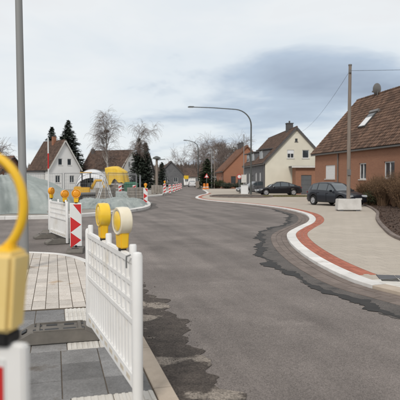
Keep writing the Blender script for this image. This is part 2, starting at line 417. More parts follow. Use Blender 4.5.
RK = Curve([(7.2, -6), (5.7, 1.5), (4.5, 4.4), (3.5, 6.3), (2.86, 7.66), (2.5, 8.5), (2.30, 9.96), (2.24, 11.8), (2.33, 14), (2.62, 16.2),
            (3.25, 18.2), (4.1, 20.6), (4.72, 23.4), (4.98, 26.4), (4.72, 30.5), (3.9, 34.3), (2.8, 37.6), (1.3, 41), (.2, 44.6), (-.42, 49.5),
            (-.15, 56), (.8, 66), (.55, 85), (-.6, 112), (-2.7, 163), (-3, 204)], +1)
LK1 = Curve([(2.25, -5), (.45, 1.63), (-.158, 3.88), (-.86, 6.5), (-1.52, 8.95), (-1.82, 9.85), (-2.2, 10.6), (-2.6, 11.2), (-3.05, 11.62),
             (-3.7, 11.85), (-5.2, 12.05), (-12, 12.7), (-40, 15.4)], -1)
LK2 = Curve([(-50, 19.5), (-14, 21.6), (-8.3, 22.5), (-6, 23.3), (-4.67, 25.1), (-3.6, 27.6), (-3.05, 30.2), (-3.05, 33.4), (-3.67, 38.6), (-4.7, 43.5),
             (-5.1, 48.6), (-4.7, 52.2), (-4.05, 55.4), (-3.85, 60), (-4.1, 68), (-4.1, 85), (-3.9, 114), (-3.6, 150), (-3.5, 204)], -1)

PR = .06
# right pavement sheet, from the inner edge of the red band outwards
inner = RK.sample(0, RK.len, .6, .4)
struct(fill('pavement_right', inner + [Vector((44, 204)), Vector((44, -6))], PR, MT['pave']))
sY = RK.s_at_y
# red paver band
red = struct(MB().add([(0, 0, -.02), (.01, 0, -.02), (0, .01, -.02)], [[0, 1, 2]]).build('red_paver_band', MT['red']))
rb = MB(); s = sY(8.8); s_end = sY(66)
while s < s_end:
    L = .2 if s < sY(24) else .4
    for k in range(3): stone(rb, RK, s + (L / 2 if k % 2 else 0), s + L + (L / 2 if k % 2 else 0), .27 + k * .11, .27 + (k + 1) * .11, -.01, PR + .002, .003, 1)
    s += L
tag(rb.build('red_pavers', MT['red'], red), kind='stuff')
# kerb stones on the right
kerb = struct(MB().add([(0, 0, -.02), (.01, 0, -.02), (0, .01, -.02)], [[0, 1, 2]]).build('kerb_right', MT['kerbwhite']))
s = 1.0; s_white = sY(8.15)
while s < sY(90):
    L = 1.0 if s < sY(60) else 3.0
    white = s >= s_white - .4
    mb = MB(); stone(mb, RK, s, s + L, 0, .27, -.02, PR + .006 if white else PR + .001, .005, 4)
    mb.build('kerb_stone', MT['kerbwhite'] if white else MT['kerbbeige'], kerb); s += L
# where the white kerb ends, the band behind it is tactile paving
tac = struct(MB().add([(0, 0, -.02), (.01, 0, -.02), (0, .01, -.02)], [[0, 1, 2]]).build('tactile_field', MT['tactile']))
def ribbed(w_, l_, n=6, h=.012):
    mb = MB(); mb.box((0, 0, -.03), (w_, l_, .06 - .004))
    for i in range(n): mb.box((-w_ / 2 + w_ * (i + .5) / n, 0, 0), (w_ / n * .5, l_ * .98, h))
    return mb
s = 1.0
while s < sY(8.3):
    for k in range(3):
        a, b = RK.at(s + .15, .27 + k * .3 + .15), RK.at(s + .2, .27 + k * .3 + .15)
        ang = math.atan2((b - a).y, (b - a).x)
        mb = MB(); stone(mb, RK, s, s + .3, .27 + k * .3, .57 + k * .3, -.01, PR + .004, .003, 1)
        mb.build('tactile_slab', MT['tactile'], tac)
    s += .3
dk = struct(MB().add([(0, 0, -.02), (.01, 0, -.02), (0, .01, -.02)], [[0, 1, 2]]).build('dark_paving_row', MT['darktac']))
p0 = RK.at(sY(8.35), .46)
for i in range(16):
    for k in range(2):
        c_ = p0 + Vector((.985, -.17)) * (.3 * i + .1) + Vector((.17, .985)) * (.3 * k + .0)
        mb = MB().box((0, 0, -.03), (.294, .294, .06)); o = mb.build('paving_slab', MT['darktac'], dk, bevel=.004) if (i, k) == (0, 0) else link('paving_slab', dk.children[0].data, dk)
        o.location = (c_.x, c_.y, PR + .004); o.rotation_euler = (0, 0, math.atan2(-.17, .985))
bed_in = RK.sample(0, RK.len, .26, .4)
struct(fill('pavement_bed', bed_in + RK.sample(0, RK.len, .64, .4)[::-1], PR - .006, MT['pave']))
# gutter of three rows of stone
gut = struct(MB().add([(0, 0, -.02), (.01, 0, -.02), (0, .01, -.02)], [[0, 1, 2]]).build('gutter', MT['gutter']))
gs = MB(); s = 1.0; g_end = sY(50); cnt = 0; sv0 = sY(5.6); sv1 = sY(15.5)
while s < g_end:
    L = .3
    for k in range(3):
        a = s + (.15 if k % 2 else 0)
        args = (RK, a, a + L, -.45 + k * .15, -.45 + (k + 1) * .15, -.03, .010 + .004 * rnd.random() - (.006 if k == 1 else 0), .004, 1)
        if sv0 < s < sv1:
            mb = MB(); stone(mb, *args); mb.build('gutter_stone', MT['gutter'], gut)
        else: stone(gs, *args)
    s += L
tag(gs.build('gutter_stones', MT['gutter'], gut), kind='stuff')
# fresh asphalt strip with a ragged edge
def ragged(name, cv, s0, s1, o0, wfun, z, m, step=.07, seed=3):
    r = random.Random(seed); mb = MB(); n = int((s1 - s0) / step); j = 0; vs = []
    for i in range(n + 1):
        d = s0 + (s1 - s0) * i / n
        j = j * .55 + r.uniform(-1, 1) * .5
        o1 = o0 + wfun(d, j)
        for t in (0, .5, 1): vs.append((*cv.at(d, o0 + (o1 - o0) * t), z))
    fs = [[i * 3 + k, i * 3 + k + 1, i * 3 + 4 + k, i * 3 + 3 + k] for i in range(n) for k in range(2)]
    mb.add(vs, fs); o = mb.build(name, m)
    if sum(p.normal.z for p in o.data.polygons) < 0: o.data.flip_normals()
    return struct(o)
def wfr(d, j): return -(.40 + .09 * math.sin(d * 1.1) + .05 * math.sin(d * 3.7 + 1) + .075 * j) * (1 if d < sY(24) else max(.15, 1 - (d - sY(24)) / 16))
ragged('fresh_asphalt_strip', RK, .5, sY(40), -.45, wfr, .004, MT['fresh'])
def ragged2(name, cv, s0, s1, ofun, wfun, z, m, step=.05, seed=31):
    r = random.Random(seed); n = int((s1 - s0) / step); vs = []; j1 = j2 = 0
    for i in range(n + 1):
        d = s0 + (s1 - s0) * i / n; j1 = j1 * .5 + r.uniform(-1, 1); j2 = j2 * .7 + r.uniform(-1, 1)
        c = ofun(d); wd = wfun(d)
        vs += [(*cv.at(d, c + wd * (.5 + .3 * j1)), z), (*cv.at(d, c - wd * (.5 + .32 * j2)), z)]
    o = MB().add(vs, [[i * 2, i * 2 + 1, i * 2 + 3, i * 2 + 2] for i in range(n)]).build(name, m)
    if sum(p.normal.z for p in o.data.polygons) < 0: o.data.flip_normals()
    return struct(o)
ragged2('tar_edge', RK, .5, sY(30), lambda d: -.45 + wfr(d, 0) + .05, lambda d: .15 + .06 * math.sin(d * 2.3) + .05 * math.sin(d * 5.7 + 2), .0075, MT['tar'])
def wv(d, j): return -(.52 + .07 * math.sin(d * 1.7) + .05 * math.sin(d * 5.1) + .035 * math.sin(d * 17) + .07 * j)
ragged('dirt_verge', LK1, 2, LK1.s_at_y(11.0), 0, wv, .005, MT['dirt'], .05, 9)
def wl2(d, j): return -(.38 + .08 * math.sin(d * 1.3) + .06 * j)
ragged('fresh_asphalt_corner', LK2, LK2.s_at_y(24.8), LK2.s_at_y(40), 0, wl2, .004, MT['fresh'], .1, 5)
# loose stones along the verge and on the road edge
st = MB()
for i in range(1500):
    d = rnd.uniform(4, 15.5); o_ = -abs(rnd.gauss(.22, .17)) - .01; p = LK1.at(d, o_); z_ = rnd.uniform(.003, .009)
    if rnd.random() < .05: z_ = .016
    a = rnd.random() * 3
    st.add([(p.x + z_ * math.cos(a), p.y + z_ * math.sin(a), .004), (p.x + z_ * math.cos(a + 2.1), p.y + z_ * math.sin(a + 2.1), .004), (p.x + z_ * math.cos(a + 4.2), p.y + z_ * math.sin(a + 4.2), .004), (p.x, p.y, .004 + z_)],
           [[0, 1, 3], [1, 2, 3], [2, 0, 3]])
tag(st.build('gravel', MT['gravel']), 'loose gravel scattered on the dirt along the road edge', 'gravel', kind='stuff')

# near left pavement: base sheet, kerb stones, slabs, pavers
PL = .08
base_poly = LK1.sample(0, LK1.len, .15, .3)
struct(fill('pavement_left', base_poly + [Vector((-40, -5))], PL - .006, MT['sand']))
k1 = struct(MB().add([(0, 0, -.02), (.01, 0, -.02), (0, .01, -.02)], [[0, 1, 2]]).build('kerb_left', MT['kerbbeige']))
s = .4; lim = LK1.s_at_y(9.0)
while s < LK1.len - 1.2:
    L = 1.0 if s < lim - .5 else (.5 if s < lim + 7 else 1.0)
    mb = MB(); stone(mb, LK1, s, s + L, 0, .15, -.02, PL + .004, .004, 4)
    mb.build('kerb_stone', MT['kerbbeige'] if s < lim - .5 else MT['kerbwhite'], k1); s += L
dirv = Vector((-.26, .9656)).normalized(); nrm = Vector((-dirv.y, dirv.x)) # along the kerb, to the left
org = Vector((-.158, 3.88)) + nrm * .155
def clip(poly, bound):
    """clip poly against a convex boundary given counter-clockwise"""
    out = poly
    for i in range(len(bound)):
        a, b = bound[i], bound[(i + 1) % len(bound)]; inp = out; out = []
        if not inp: return []
        ed = b - a
        side = lambda p: ed.x * (p.y - a.y) - ed.y * (p.x - a.x)
        for j in range(len(inp)):
            p, q_ = inp[j - 1], inp[j]; sp, sq = side(p), side(q_)
            if (sp >= 0) != (sq >= 0): out.append(p.lerp(q_, sp / (sp - sq)))
            if sq >= 0: out.append(q_)
    return out
bound = LK1.sample(0, LK1.len, .152, .5); bound = [b for b in bound if b.y > -1 and b.x > -9] + [Vector((-9, -1))]
area = sum(a.x * b.y - a.y * b.x for a, b in zip(bound, bound[1:] + bound[:1]))
if area < 0: bound = bound[::-1]
def piece(n0, n1, s0, s1, gap, ztop, name, m, parent, thick=.05, tilt=0, gs=None):
    gs = gs or gap
    pts = [org + nrm * a + dirv * b for a, b in ((n0 + gap, s0 + gs), (n1 - gap, s0 + gs), (n1 - gap, s1 - gs), (n0 + gap, s1 - gs))]
    ar = sum(a.x * b.y - a.y * b.x for a, b in zip(pts, pts[1:] + pts[:1]))
    if ar < 0: pts = pts[::-1]
    pts = clip(pts, bound)
    if len(pts) < 3: return
    ar = abs(sum(a.x * b.y - a.y * b.x for a, b in zip(pts, pts[1:] + pts[:1]))) / 2
    if ar < .004: return
    c = sum(pts, Vector((0, 0))) / len(pts)
    d_ = Vector((rnd.uniform(-tilt, tilt), rnd.uniform(-tilt, tilt))); dz = rnd.uniform(-.0015, .0015)
    vs = [(*p, ztop - thick) for p in pts]
    vs += [(*p, ztop - .003 + dz + d_.dot(p - c)) for p in pts]
    vs += [(*(c + (p - c) * (1 - .005 / max((p - c).length, .02))), ztop + dz + d_.dot(p - c)) for p in pts]
    n = len(pts)
    fs = [[i, (i + 1) % n, n + (i + 1) % n, n + i] for i in range(n)] + [[n + i, n + (i + 1) % n, 2 * n + (i + 1) % n, 2 * n + i] for i in range(n)] + [list(range(2 * n, 3 * n))]
    return MB().add(vs, fs).build(name, m, parent)
slabs = struct(MB().add([(-1, 1, -.02), (-.99, 1, -.02), (-1, 1.01, -.02)], [[0, 1, 2]]).build('slab_paving', MT['slab']))
pavs = struct(MB().add([(-1, 1, -.02), (-.99, 1, -.02), (-1, 1.01, -.02)], [[0, 1, 2]]).build('beige_paving', MT['beige']))
S_TAC0, S_TAC1, S_END = 1.33, 2.98, 2.98
rowd = [-.95, -.6, -.2, .18, .55, .95, 1.33, 1.74, 2.15, 2.56, 2.98]
for i in range(len(rowd) - 1):
    s0, s1 = rowd[i], rowd[i + 1]
    tactile = s0 >= S_TAC0 - .01 or s1 <= .19
    n = .0
    if tactile:
        for k in range(2):
            for h_ in range(2):
                hh = (s1 - s0) / 2
                o = piece(k * .3, k * .3 + .3, s0 + hh * h_, s0 + hh * (h_ + 1), .003, PL, 'tactile_slab', MT['tactile'], slabs)
                rb_ = MB()
                for t in range(6):
                    a = org + nrm * (k * .3 + .025 + .05 * t) + dirv * (s0 + hh * h_ + .01); b = a + dirv * (hh - .02)
                    rb_.box((*((a + b) / 2), PL + .002), (.024, (b - a).length, .008), math.atan2(dirv.y, dirv.x) - math.pi / 2)
                rb_.build('rib', MT['tactile'], o)
        n = .6
    else: n = -.0
    off = .0 if i % 2 else .0
    while n < 2.6:
        piece(n, n + .33, s0, s1, .004, PL, 'paving_slab', MT['slab'], slabs, tilt=.006); n += .33
# edging between the slabs and the pavers, then the beige pavers
n = 0
while n < 3:
    piece(n, n + .5, S_END, S_END + .05, .003, PL + .004, 'edging_strip', MT['sand'], pavs); n += .5
PW, PLN = .165, .33
s = S_END + .05; row = 0
while s < 9.5:
    for k in range(-2, 25):
        o_ = PLN / 2 if k % 2 else 0
        if row == 0 and o_: piece(k * PW, (k + 1) * PW, s, s + o_, .004, PL, 'paver', MT['beige'], pavs, tilt=.01, gs=.009)
        piece(k * PW, (k + 1) * PW, s + o_, s + PLN + o_, .004, PL, 'paver', MT['beige'], pavs, tilt=.01, gs=.011)
    s += PLN; row += 1

# pavement across the side road
PX = .12
struct(fill('pavement_across', LK2.sample(0, LK2.len, .4, .4) + [Vector((-58, 204)), Vector((-58, 19))], PX, MT['pave2']))
k2 = struct(MB().add([(-9, 30, -.02), (-9.01, 30, -.02), (-9, 30.01, -.02)], [[0, 1, 2]]).build('kerb_across', MT['kerbwhite']))
s = LK2.s_at_y(20.5)
while s < LK2.s_at_y(110):
    L = 1.0 if s < LK2.s_at_y(62) else 4.0
    mb = MB(); stone(mb, LK2, s, s + L, 0, .4, -.02, PX + .02, .005, 4)
    mb.build('kerb_stone', MT['kerbwhite'], k2); s += L

# ------------------------------------------------------------------ warning lamps, barriers, beacons
def lamp_unit(label, loc, rz, style='yellow', group=None):
    """battery box with a round two-sided lens on top; local y is the lens axis"""
    t = thing('warning_lamp', label, 'warning lamp', loc, rz, group)
    bmat = MT['yellow'] if style != 'cream' else MT['yellow']
    MB().frustum(.012, .135, (.10, .062), (.115, .07)).build('battery_box', bmat, t, bevel=.008, smooth=True)
    MB().box((0, 0, .004), (.06, .045, .034)).build('clamp', MT['black'], t, bevel=.004)
    MB().box((.059, .0, .05), (.016, .03, .05)).build('lock', MT['black'], t, bevel=.003)
    Mx = Matrix.Rotation(R(90), 3, 'X'); c = (0, 0, .215)
    prof = [(.084, -.042), (.097, -.046), (.103, -.040), (.106, 0), (.103, .040), (.097, .046), (.084, .042), (.084, -.042)]
    ring = MB(); ring.lathe(prof, 36, Mx, c)
    rim = ring.build('lens_rim', MT['lensyellow'] if style == 'yellow' else (MT['lenswhite'] if style == 'cream' else MT['amber']), t, smooth=True)
    for sgn in (-1, 1):
        pr = [(.085, .036 * sgn), (.07, .044 * sgn), (.045, .050 * sgn), (.02, .053 * sgn), (1e-7, .054 * sgn)]
        MB().lathe(pr, 32, Mx, c).build('lens', {'yellow': MT['lensyellow'], 'cream': MT['lensyellow'], 'amber': MT['amber']}[style], t, smooth='all')
    MB().box((0, 0, .128), (.07, .05, .03)).build('neck', bmat, t, bevel=.006)
    return t

def foot_block(parent, loc, rz, L=.78, W=.38, H=.115):
    mb = MB()
    # bevelled slab, ends sloping down, with slots in the top
    prof = [(-L / 2, 0), (L / 2, 0), (L / 2, .045), (L / 2 - .13, H), (-L / 2 + .13, H), (-L / 2, .045)]
    mb.extr(prof, (0, 0, 0), (1, 0, 0), (0, 0, 1), (0, 1, 0), -W / 2, W / 2)
    t = mb.build('foot', MT['rubber'], parent, bevel=.008, smooth=True); t.location = loc; t.rotation_euler = (0, 0, rz)
    for x, wd in ((-.2, .09), (-.07, .13), (.1, .12), (.22, .05)):
        MB().box((x, -.08, H + .001), (wd, .05, .006)).build('slot', MT['black'], t)
        MB().box((x, .08, H + .001), (wd * .8, .05, .006)).build('slot', MT['black'], t)
    for y in (-.15, .15): MB().box((0, y, H + .006), (L - .3, .03, .014)).build('ridge', MT['rubber'], t, bevel=.003)
    for x in (-.2, .2): MB().box((x, 0, H + .006), (.035, W - .1, .014)).build('ridge', MT['rubber'], t, bevel=.003)
    MB().box((-L / 2 + .06, -.0, .088), (.05, .1, .012), M=Matrix.Rotation(R(-28), 3, 'Y')).build('grip_hole', MT['black'], t)
    return t

def barrier(label, loc, rz, group):
    """white plastic barrier panel, local x along it from 0 to 2, stands at z = .1 on its feet"""
    t = thing('barrier', label, 'barrier', loc, rz, group)
    P = MT['plastic']; L = 2.0; z0, z1 = .15, 1.06
    for x in (.035, L - .035):
        mb = MB(); mb.lathe([(.03, .02), (.037, .03), (.037, z1 + .01), (.03, z1 + .03), (.012, z1 + .036), (1e-7, z1 + .036)], 16, None, (x, 0, 0))
        mb.build('post', P, t, smooth=True)
    # rails
    for z, h, w_ in ((1.03, .055, .05), (.615, .05, .055), (.20, .11, .05)):
        MB().box((L / 2, 0, z), (L - .14, w_, h)).build('rail', P, t, bevel=.008, smooth=True)
    # pocketed upper panel: thin plate with a raised lattice
    MB().box((L / 2, .0, .82), (L - .14, .014, .38)).build('panel', P, t)
    for z in (.745, .87):
        MB().box((L / 2, 0, z), (L - .14, .046, .042)).build('lattice_bar', P, t, bevel=.006, smooth=True)
    n = 13
    bar = MB().box((0, 0, .822), (.05, .044, .37)).mesh('lattice_post', P, bevel=.006, smooth=True)
    for i in range(n): link('lattice_post', bar, t, (.07 + .06 + (L - .26) * i / (n - 1), 0, 0))
    # lower slats
    sl = MB().box((0, 0, .42), (.042, .032, .36)).mesh('slat', P, bevel=.008, smooth=True)
    n = 18
    for i in range(n): link('slat', sl, t, (.07 + .05 + (L - .24) * i / (n - 1), 0, 0))
    # slots in the bottom rail
    so_ = MB().box((0, 0, .20), (.12, .054, .045)).mesh('slot', MT['plastic_dirty'], bevel=.006)
    for i in range(9): link('slot', so_, t, (.2 + (L - .4) * i / 8, 0, 0))
    # pegs standing up from the top rail
    for x in (.15, .98, 1.87):
        MB().lathe([(.026, 1.05), (.026, 1.125), (.022, 1.135), (1e-7, 1.135)], 14, None, (x, 0, 0)).build('peg', P, t, smooth=True)
    MB().tube([(.06, .04, 1.075), (.11, .055, 1.06), (.16, .045, 1.02), (.17, .042, .97)], .006, 6).build('hook', MT['steel'], t, smooth=True)
    return t

BN, BF = Vector((-.41, 3.58)), Vector((-1.13, 5.45))
bd = (BF - BN).normalized(); brz = math.atan2(bd.y, bd.x)
GB = 'white plastic site barriers'
bar1 = barrier('white plastic barrier beside the road kerb with two warning lamps on its top rail', (BN.x, BN.y, PL), brz, GB)
fa = math.atan2(nrm.y, nrm.x) + math.pi - brz
foot_block(bar1, (1.99, .30, .004), fa)
def on_bar(d): p = BN + bd * d; return (p.x, p.y, PL + 1.06)
lamp_unit('solid yellow round warning lamp on the lamp barrier', on_bar(2.0 * (1 - .39)), brz + R(2), 'yellow', 'barrier lamps')
lamp_unit('cream white round warning lamp with yellow box on the lamp barrier', on_bar(2.0 * (1 - .762)), brz + R(8), 'cream', 'barrier lamps')

def beacon(label, loc, rz, group, right=True, foot=True, arrows=True, border=.02):
    """red and white guide beacon plate on a rubber foot; faces local -y"""
    t = thing('traffic_beacon', label, 'traffic beacon', loc, rz, group)
    W, H, zb = .27, 1.0, .13
    MB().box((0, .012, zb + H / 2), (W, .03, H)).build('plate', MT['plastic'], t, bevel=.006, smooth=True)
    MB().box((0, -.0045, zb + H / 2), (W - border, .004, H - .03 - border / 2)).build('white_sheeting', MT['refl_white'], t)
    sgn = 1 if right else -1
    w2 = (W - .01 - border) / 2
    def red_poly(poly):
        pl = [(max(-w2, min(w2, x * sgn)), z) for x, z in poly]
        if not right: pl = pl[::-1]
        MB().extr(pl, (0, -.0068, zb), (1, 0, 0), (0, 0, 1), (0, -1, 0), 0, .002).build('red_field', MT['refl_red'], t)
    if arrows:      # arrow heads pointing sideways
        h = .36
        for zc in (.14, .50):
            red_poly([(-w2, zc - .03), (-w2, zc - .15 + .30), (-w2, zc + h / 2), (w2, zc)] if False else [(-w2, zc - h / 2), (w2, zc), (-w2, zc + h / 2)])
        red_poly([(-w2 * .5, H - .025 - border / 3), (w2, H - .26), (w2, H - .025 - border / 3)])
    else:           # slanting stripes
        for zc in (.02, .36, .70):
            a, b = max(.02, zc), zc + .17
            red_poly([(-w2, a), (w2, min(a + .16, H - .02)), (w2, min(b + .16, H - .02)), (-w2, min(b, H - .02))])
    MB().box((0, .014, .10), (.05, .04, .1)).build('stem', MT['black'], t)
    if foot:
        mb = MB(); mb.extr([(-.4, 0), (.4, 0), (.4, .04), (.3, .1), (-.3, .1), (-.4, .04)], (0, 0, 0), (0, 1, 0), (0, 0, 1), (1, 0, 0), -.18, .18)
        mb.build('foot', MT['rubber'], t, bevel=.008, smooth=True)
        for y in (-.22, .22): MB().box((0, y, .101), (.16, .12, .006)).build('foot_recess', MT['black'], t)
    return t
GBK = 'red and white traffic beacons'
bx, by = -2.87, 12.45
beacon('red and white arrow beacon at the corner of the side road beside the white barrier', (bx, by, 0), R(8), GBK)
lamp_unit('amber round lamp on the arrow beacon at the side road corner', (bx + .01, by + .02, 1.13), R(10), 'amber', 'beacon lamps')
# barrier behind the beacon, with a lamp at its far end
b2n, b2f = Vector((-3.42, 13.9)), Vector((-4.36, 15.68)); b2 = (b2f - b2n).normalized(); b2r = math.atan2(b2.y, b2.x)
bar2 = barrier('white plastic barrier standing in the side road behind the arrow beacon', (b2n.x, b2n.y, .004), b2r, GB)
for d in (.25, 1.75): foot_block(bar2, (d, .12, 0), R(90))
p = b2n + b2 * 1.82; lamp_unit('amber lamp seen edge on at the end of the side road barrier', (p.x, p.y, 1.13), R(70), 'amber', 'beacon lamps')
p = b2n + b2 * .25; lamp_unit('small amber lamp on the side road barrier behind the arrow beacon', (p.x, p.y, 1.08), R(40), 'amber', 'beacon lamps')

# lamp and beacon close to the camera
fx, fy, fz = -.580, 1.42, 1.232
t = beacon('red and white beacon plate below the big yellow hoop lamp', (fx - .0, fy, .105), R(-20), GBK, border=.11)
t = thing('warning_lamp', 'big yellow lamp housing with an open round hoop, on a beacon', 'warning lamp', (fx + .01, fy, fz + .008), R(-12), 'beacon lamps')
MB().frustum(.025, .235, (.185, .08), (.225, .095)).build('battery_box', MT['yellowpale'], t, bevel=.012, smooth=True)
MB().frustum(.232, .245, (.20, .075), (.17, .06)).build('box_lid', MT['yellow'], t, bevel=.004)
MB().box((0, 0, .008), (.17, .07, .036)).build('clamp', MT['black'], t, bevel=.006)
mb = MB(); pts = []
for i in range(41):
    a = R(-60 + 300 * i / 40); pts.append((-.002 + .118 * math.cos(a), 0, .355 + .135 * math.sin(a)))
mb.tube(pts, .012, 12); mb.build('hoop', MT['yellow'], t, smooth=True)
MB().box((.075, 0, .243), (.03, .03, .03)).build('hoop_socket', MT['yellow'], t, bevel=.005)
MB().box((-.055, 0, .243), (.03, .03, .03)).build('hoop_socket', MT['yellow'], t, bevel=.005)

# striped pole beside the far end of the side road barrier
t = thing('striped_pole', 'thin red and white striped pole by the side road barrier', 'pole', (-4.85, 17.3, 0))
for i in range(6):
    MB().tube([(0, 0, .06 + i * .49), (0, 0, .06 + (i + 1) * .49)], .022, 8).build('band', MT['refl_red' if i == 4 else 'refl_white'], t)
MB().frustum(0, .07, (.4, .4), (.3, .3)).build('base', MT['rubber'], t)

# grey lamp post rising out of the pavement
t = thing('lamp_post', 'tall grey metal lamp post on the beige pavers', 'lamp post', (-3.12, 9.55, PL))
t.rotation_euler = (0, R(-.55), 0)
MB().tube([(0, 0, -.02), (0, 0, 1.2)], .082, 20).build('base_sleeve', MT['greypole'], t, smooth=True)
MB().tube([(0, 0, 1.2), (0, 0, 1.24), (0, 0, 4.5), (0, 0, 8.5)], [.082, .070, .062, .05], 20).build('shaft', MT['greypole'], t, smooth=True)
MB().box((-.075, -.0, .75), (.02, .09, .35)).build('hatch', MT['greypole'], t, bevel=.004)
mb = MB(); mb.tube([(0, 0, 8.5), (.05, .05, 8.8), (.5, .5, 9.0), (1.1, 1.1, 9.05)], [.05, .045, .04, .035], 12); mb.build('arm', MT['greypole'], t, smooth=True)
MB().box((1.3, 1.3, 9.05), (.6, .22, .12), R(45)).build('lamp_head', MT['greypole'], t, bevel=.03, smooth=True)

# ------------------------------------------------------------------ houses
def wall_face(poly, holes, P, depth=.14):
    """flat wall with openings; P maps (a, z, inset) to local space; returns an MB with reveals"""
    bm = bmesh.new(); es = []
    loops = [poly] + [[(a0, z0), (a1, z0), (a1, z1), (a0, z1)] for a0, a1, z0, z1 in holes]
    for lp in loops:
        vs = [bm.verts.new((p[0], p[1], 0)) for p in lp]
        es += [bm.edges.new((vs[i], vs[(i + 1) % len(vs)])) for i in range(len(vs))]
    bmesh.ops.triangle_fill(bm, use_beauty=True, edges=es, normal=(0, 0, 1))
    mb = MB(); bm.verts.index_update()
    mb.add([P(v.co.x, v.co.y, 0) for v in bm.verts], [[v.index for v in f.verts] for f in bm.faces]); bm.free()
    for a0, a1, z0, z1 in holes:
        c = [(a0, z0), (a1, z0), (a1, z1), (a0, z1)]
        for i in range(4):
            p, q_ = c[i], c[(i + 1) % 4]
            mb.add([P(*p, 0), P(*q_, 0), P(*q_, depth), P(*p, depth)], [[0, 1, 2, 3]])
    return mb
def window(root, P, a0, a1, z0, z1, kind='glass', fm='frame', depth=.12):
    def slab(mb, x0, x1, y0, y1, d0, d1):
        vs = [P(x, y, d) for d in (d0, d1) for x, y in ((x0, y0), (x1, y0), (x1, y1), (x0, y1))]
        mb.add(vs, [[3, 2, 1, 0], [4, 5, 6, 7], [0, 1, 5, 4], [1, 2, 6, 5], [2, 3, 7, 6], [3, 0, 4, 7]])
    if kind == 'door':
        mb = MB(); slab(mb, a0, a1, z0, z1, depth - .04, depth + .02); d = mb.build('door', MT['door'], root)
        n = max(2, int((z1 - z0) / .45))
        for i in range(1, n):
            z = z0 + (z1 - z0) * i / n; m2 = MB(); slab(m2, a0 + .03, a1 - .03, z - .012, z + .012, depth - .055, depth - .03); m2.build('door_rib', MT['door'], d)
        return
    f = MB(); t = .07
    for x0, x1, y0, y1 in ((a0, a1, z0, z0 + t), (a0, a1, z1 - t, z1), (a0, a0 + t, z0 + t, z1 - t), (a1 - t, a1, z0 + t, z1 - t)): slab(f, x0, x1, y0, y1, depth - .05, depth + .01)
    if kind != 'shutter' and a1 - a0 > .8: m = (a0 + a1) / 2; slab(f, m - .035, m + .035, z0 + t, z1 - t, depth - .045, depth + .01)
    fr = f.build('window', MT[fm], root)
    g = MB(); slab(g, a0 + .01, a1 - .01, z0 + .01, z1 - .01, depth - .008, depth); g.build('pane', MT['glass'], fr)
    if kind == 'shutter':
        n = int((z1 - z0) / .09)
        for i in range(n):
            z = z0 + (z1 - z0) * i / n; m2 = MB(); slab(m2, a0 + .02, a1 - .02, z + .006, z + (z1 - z0) / n - .004, depth - .075, depth - .055); m2.build('shutter_slat', MT['shutter'], fr)
    elif kind == 'half':
        m2 = MB(); zm = z0 + (z1 - z0) * .55; slab(m2, a0 + .05, a1 - .05, zm, z1 - .02, depth - .065, depth - .052); m2.build('shutter', MT['shutter'], fr)
    m3 = MB(); slab(m3, a0 - .06, a1 + .06, z0 - .07, z0 - .005, -.06, depth - .055); m3.build('sill', MT['whitetrim'] if fm == 'frame' else MT['darktrim'], fr)

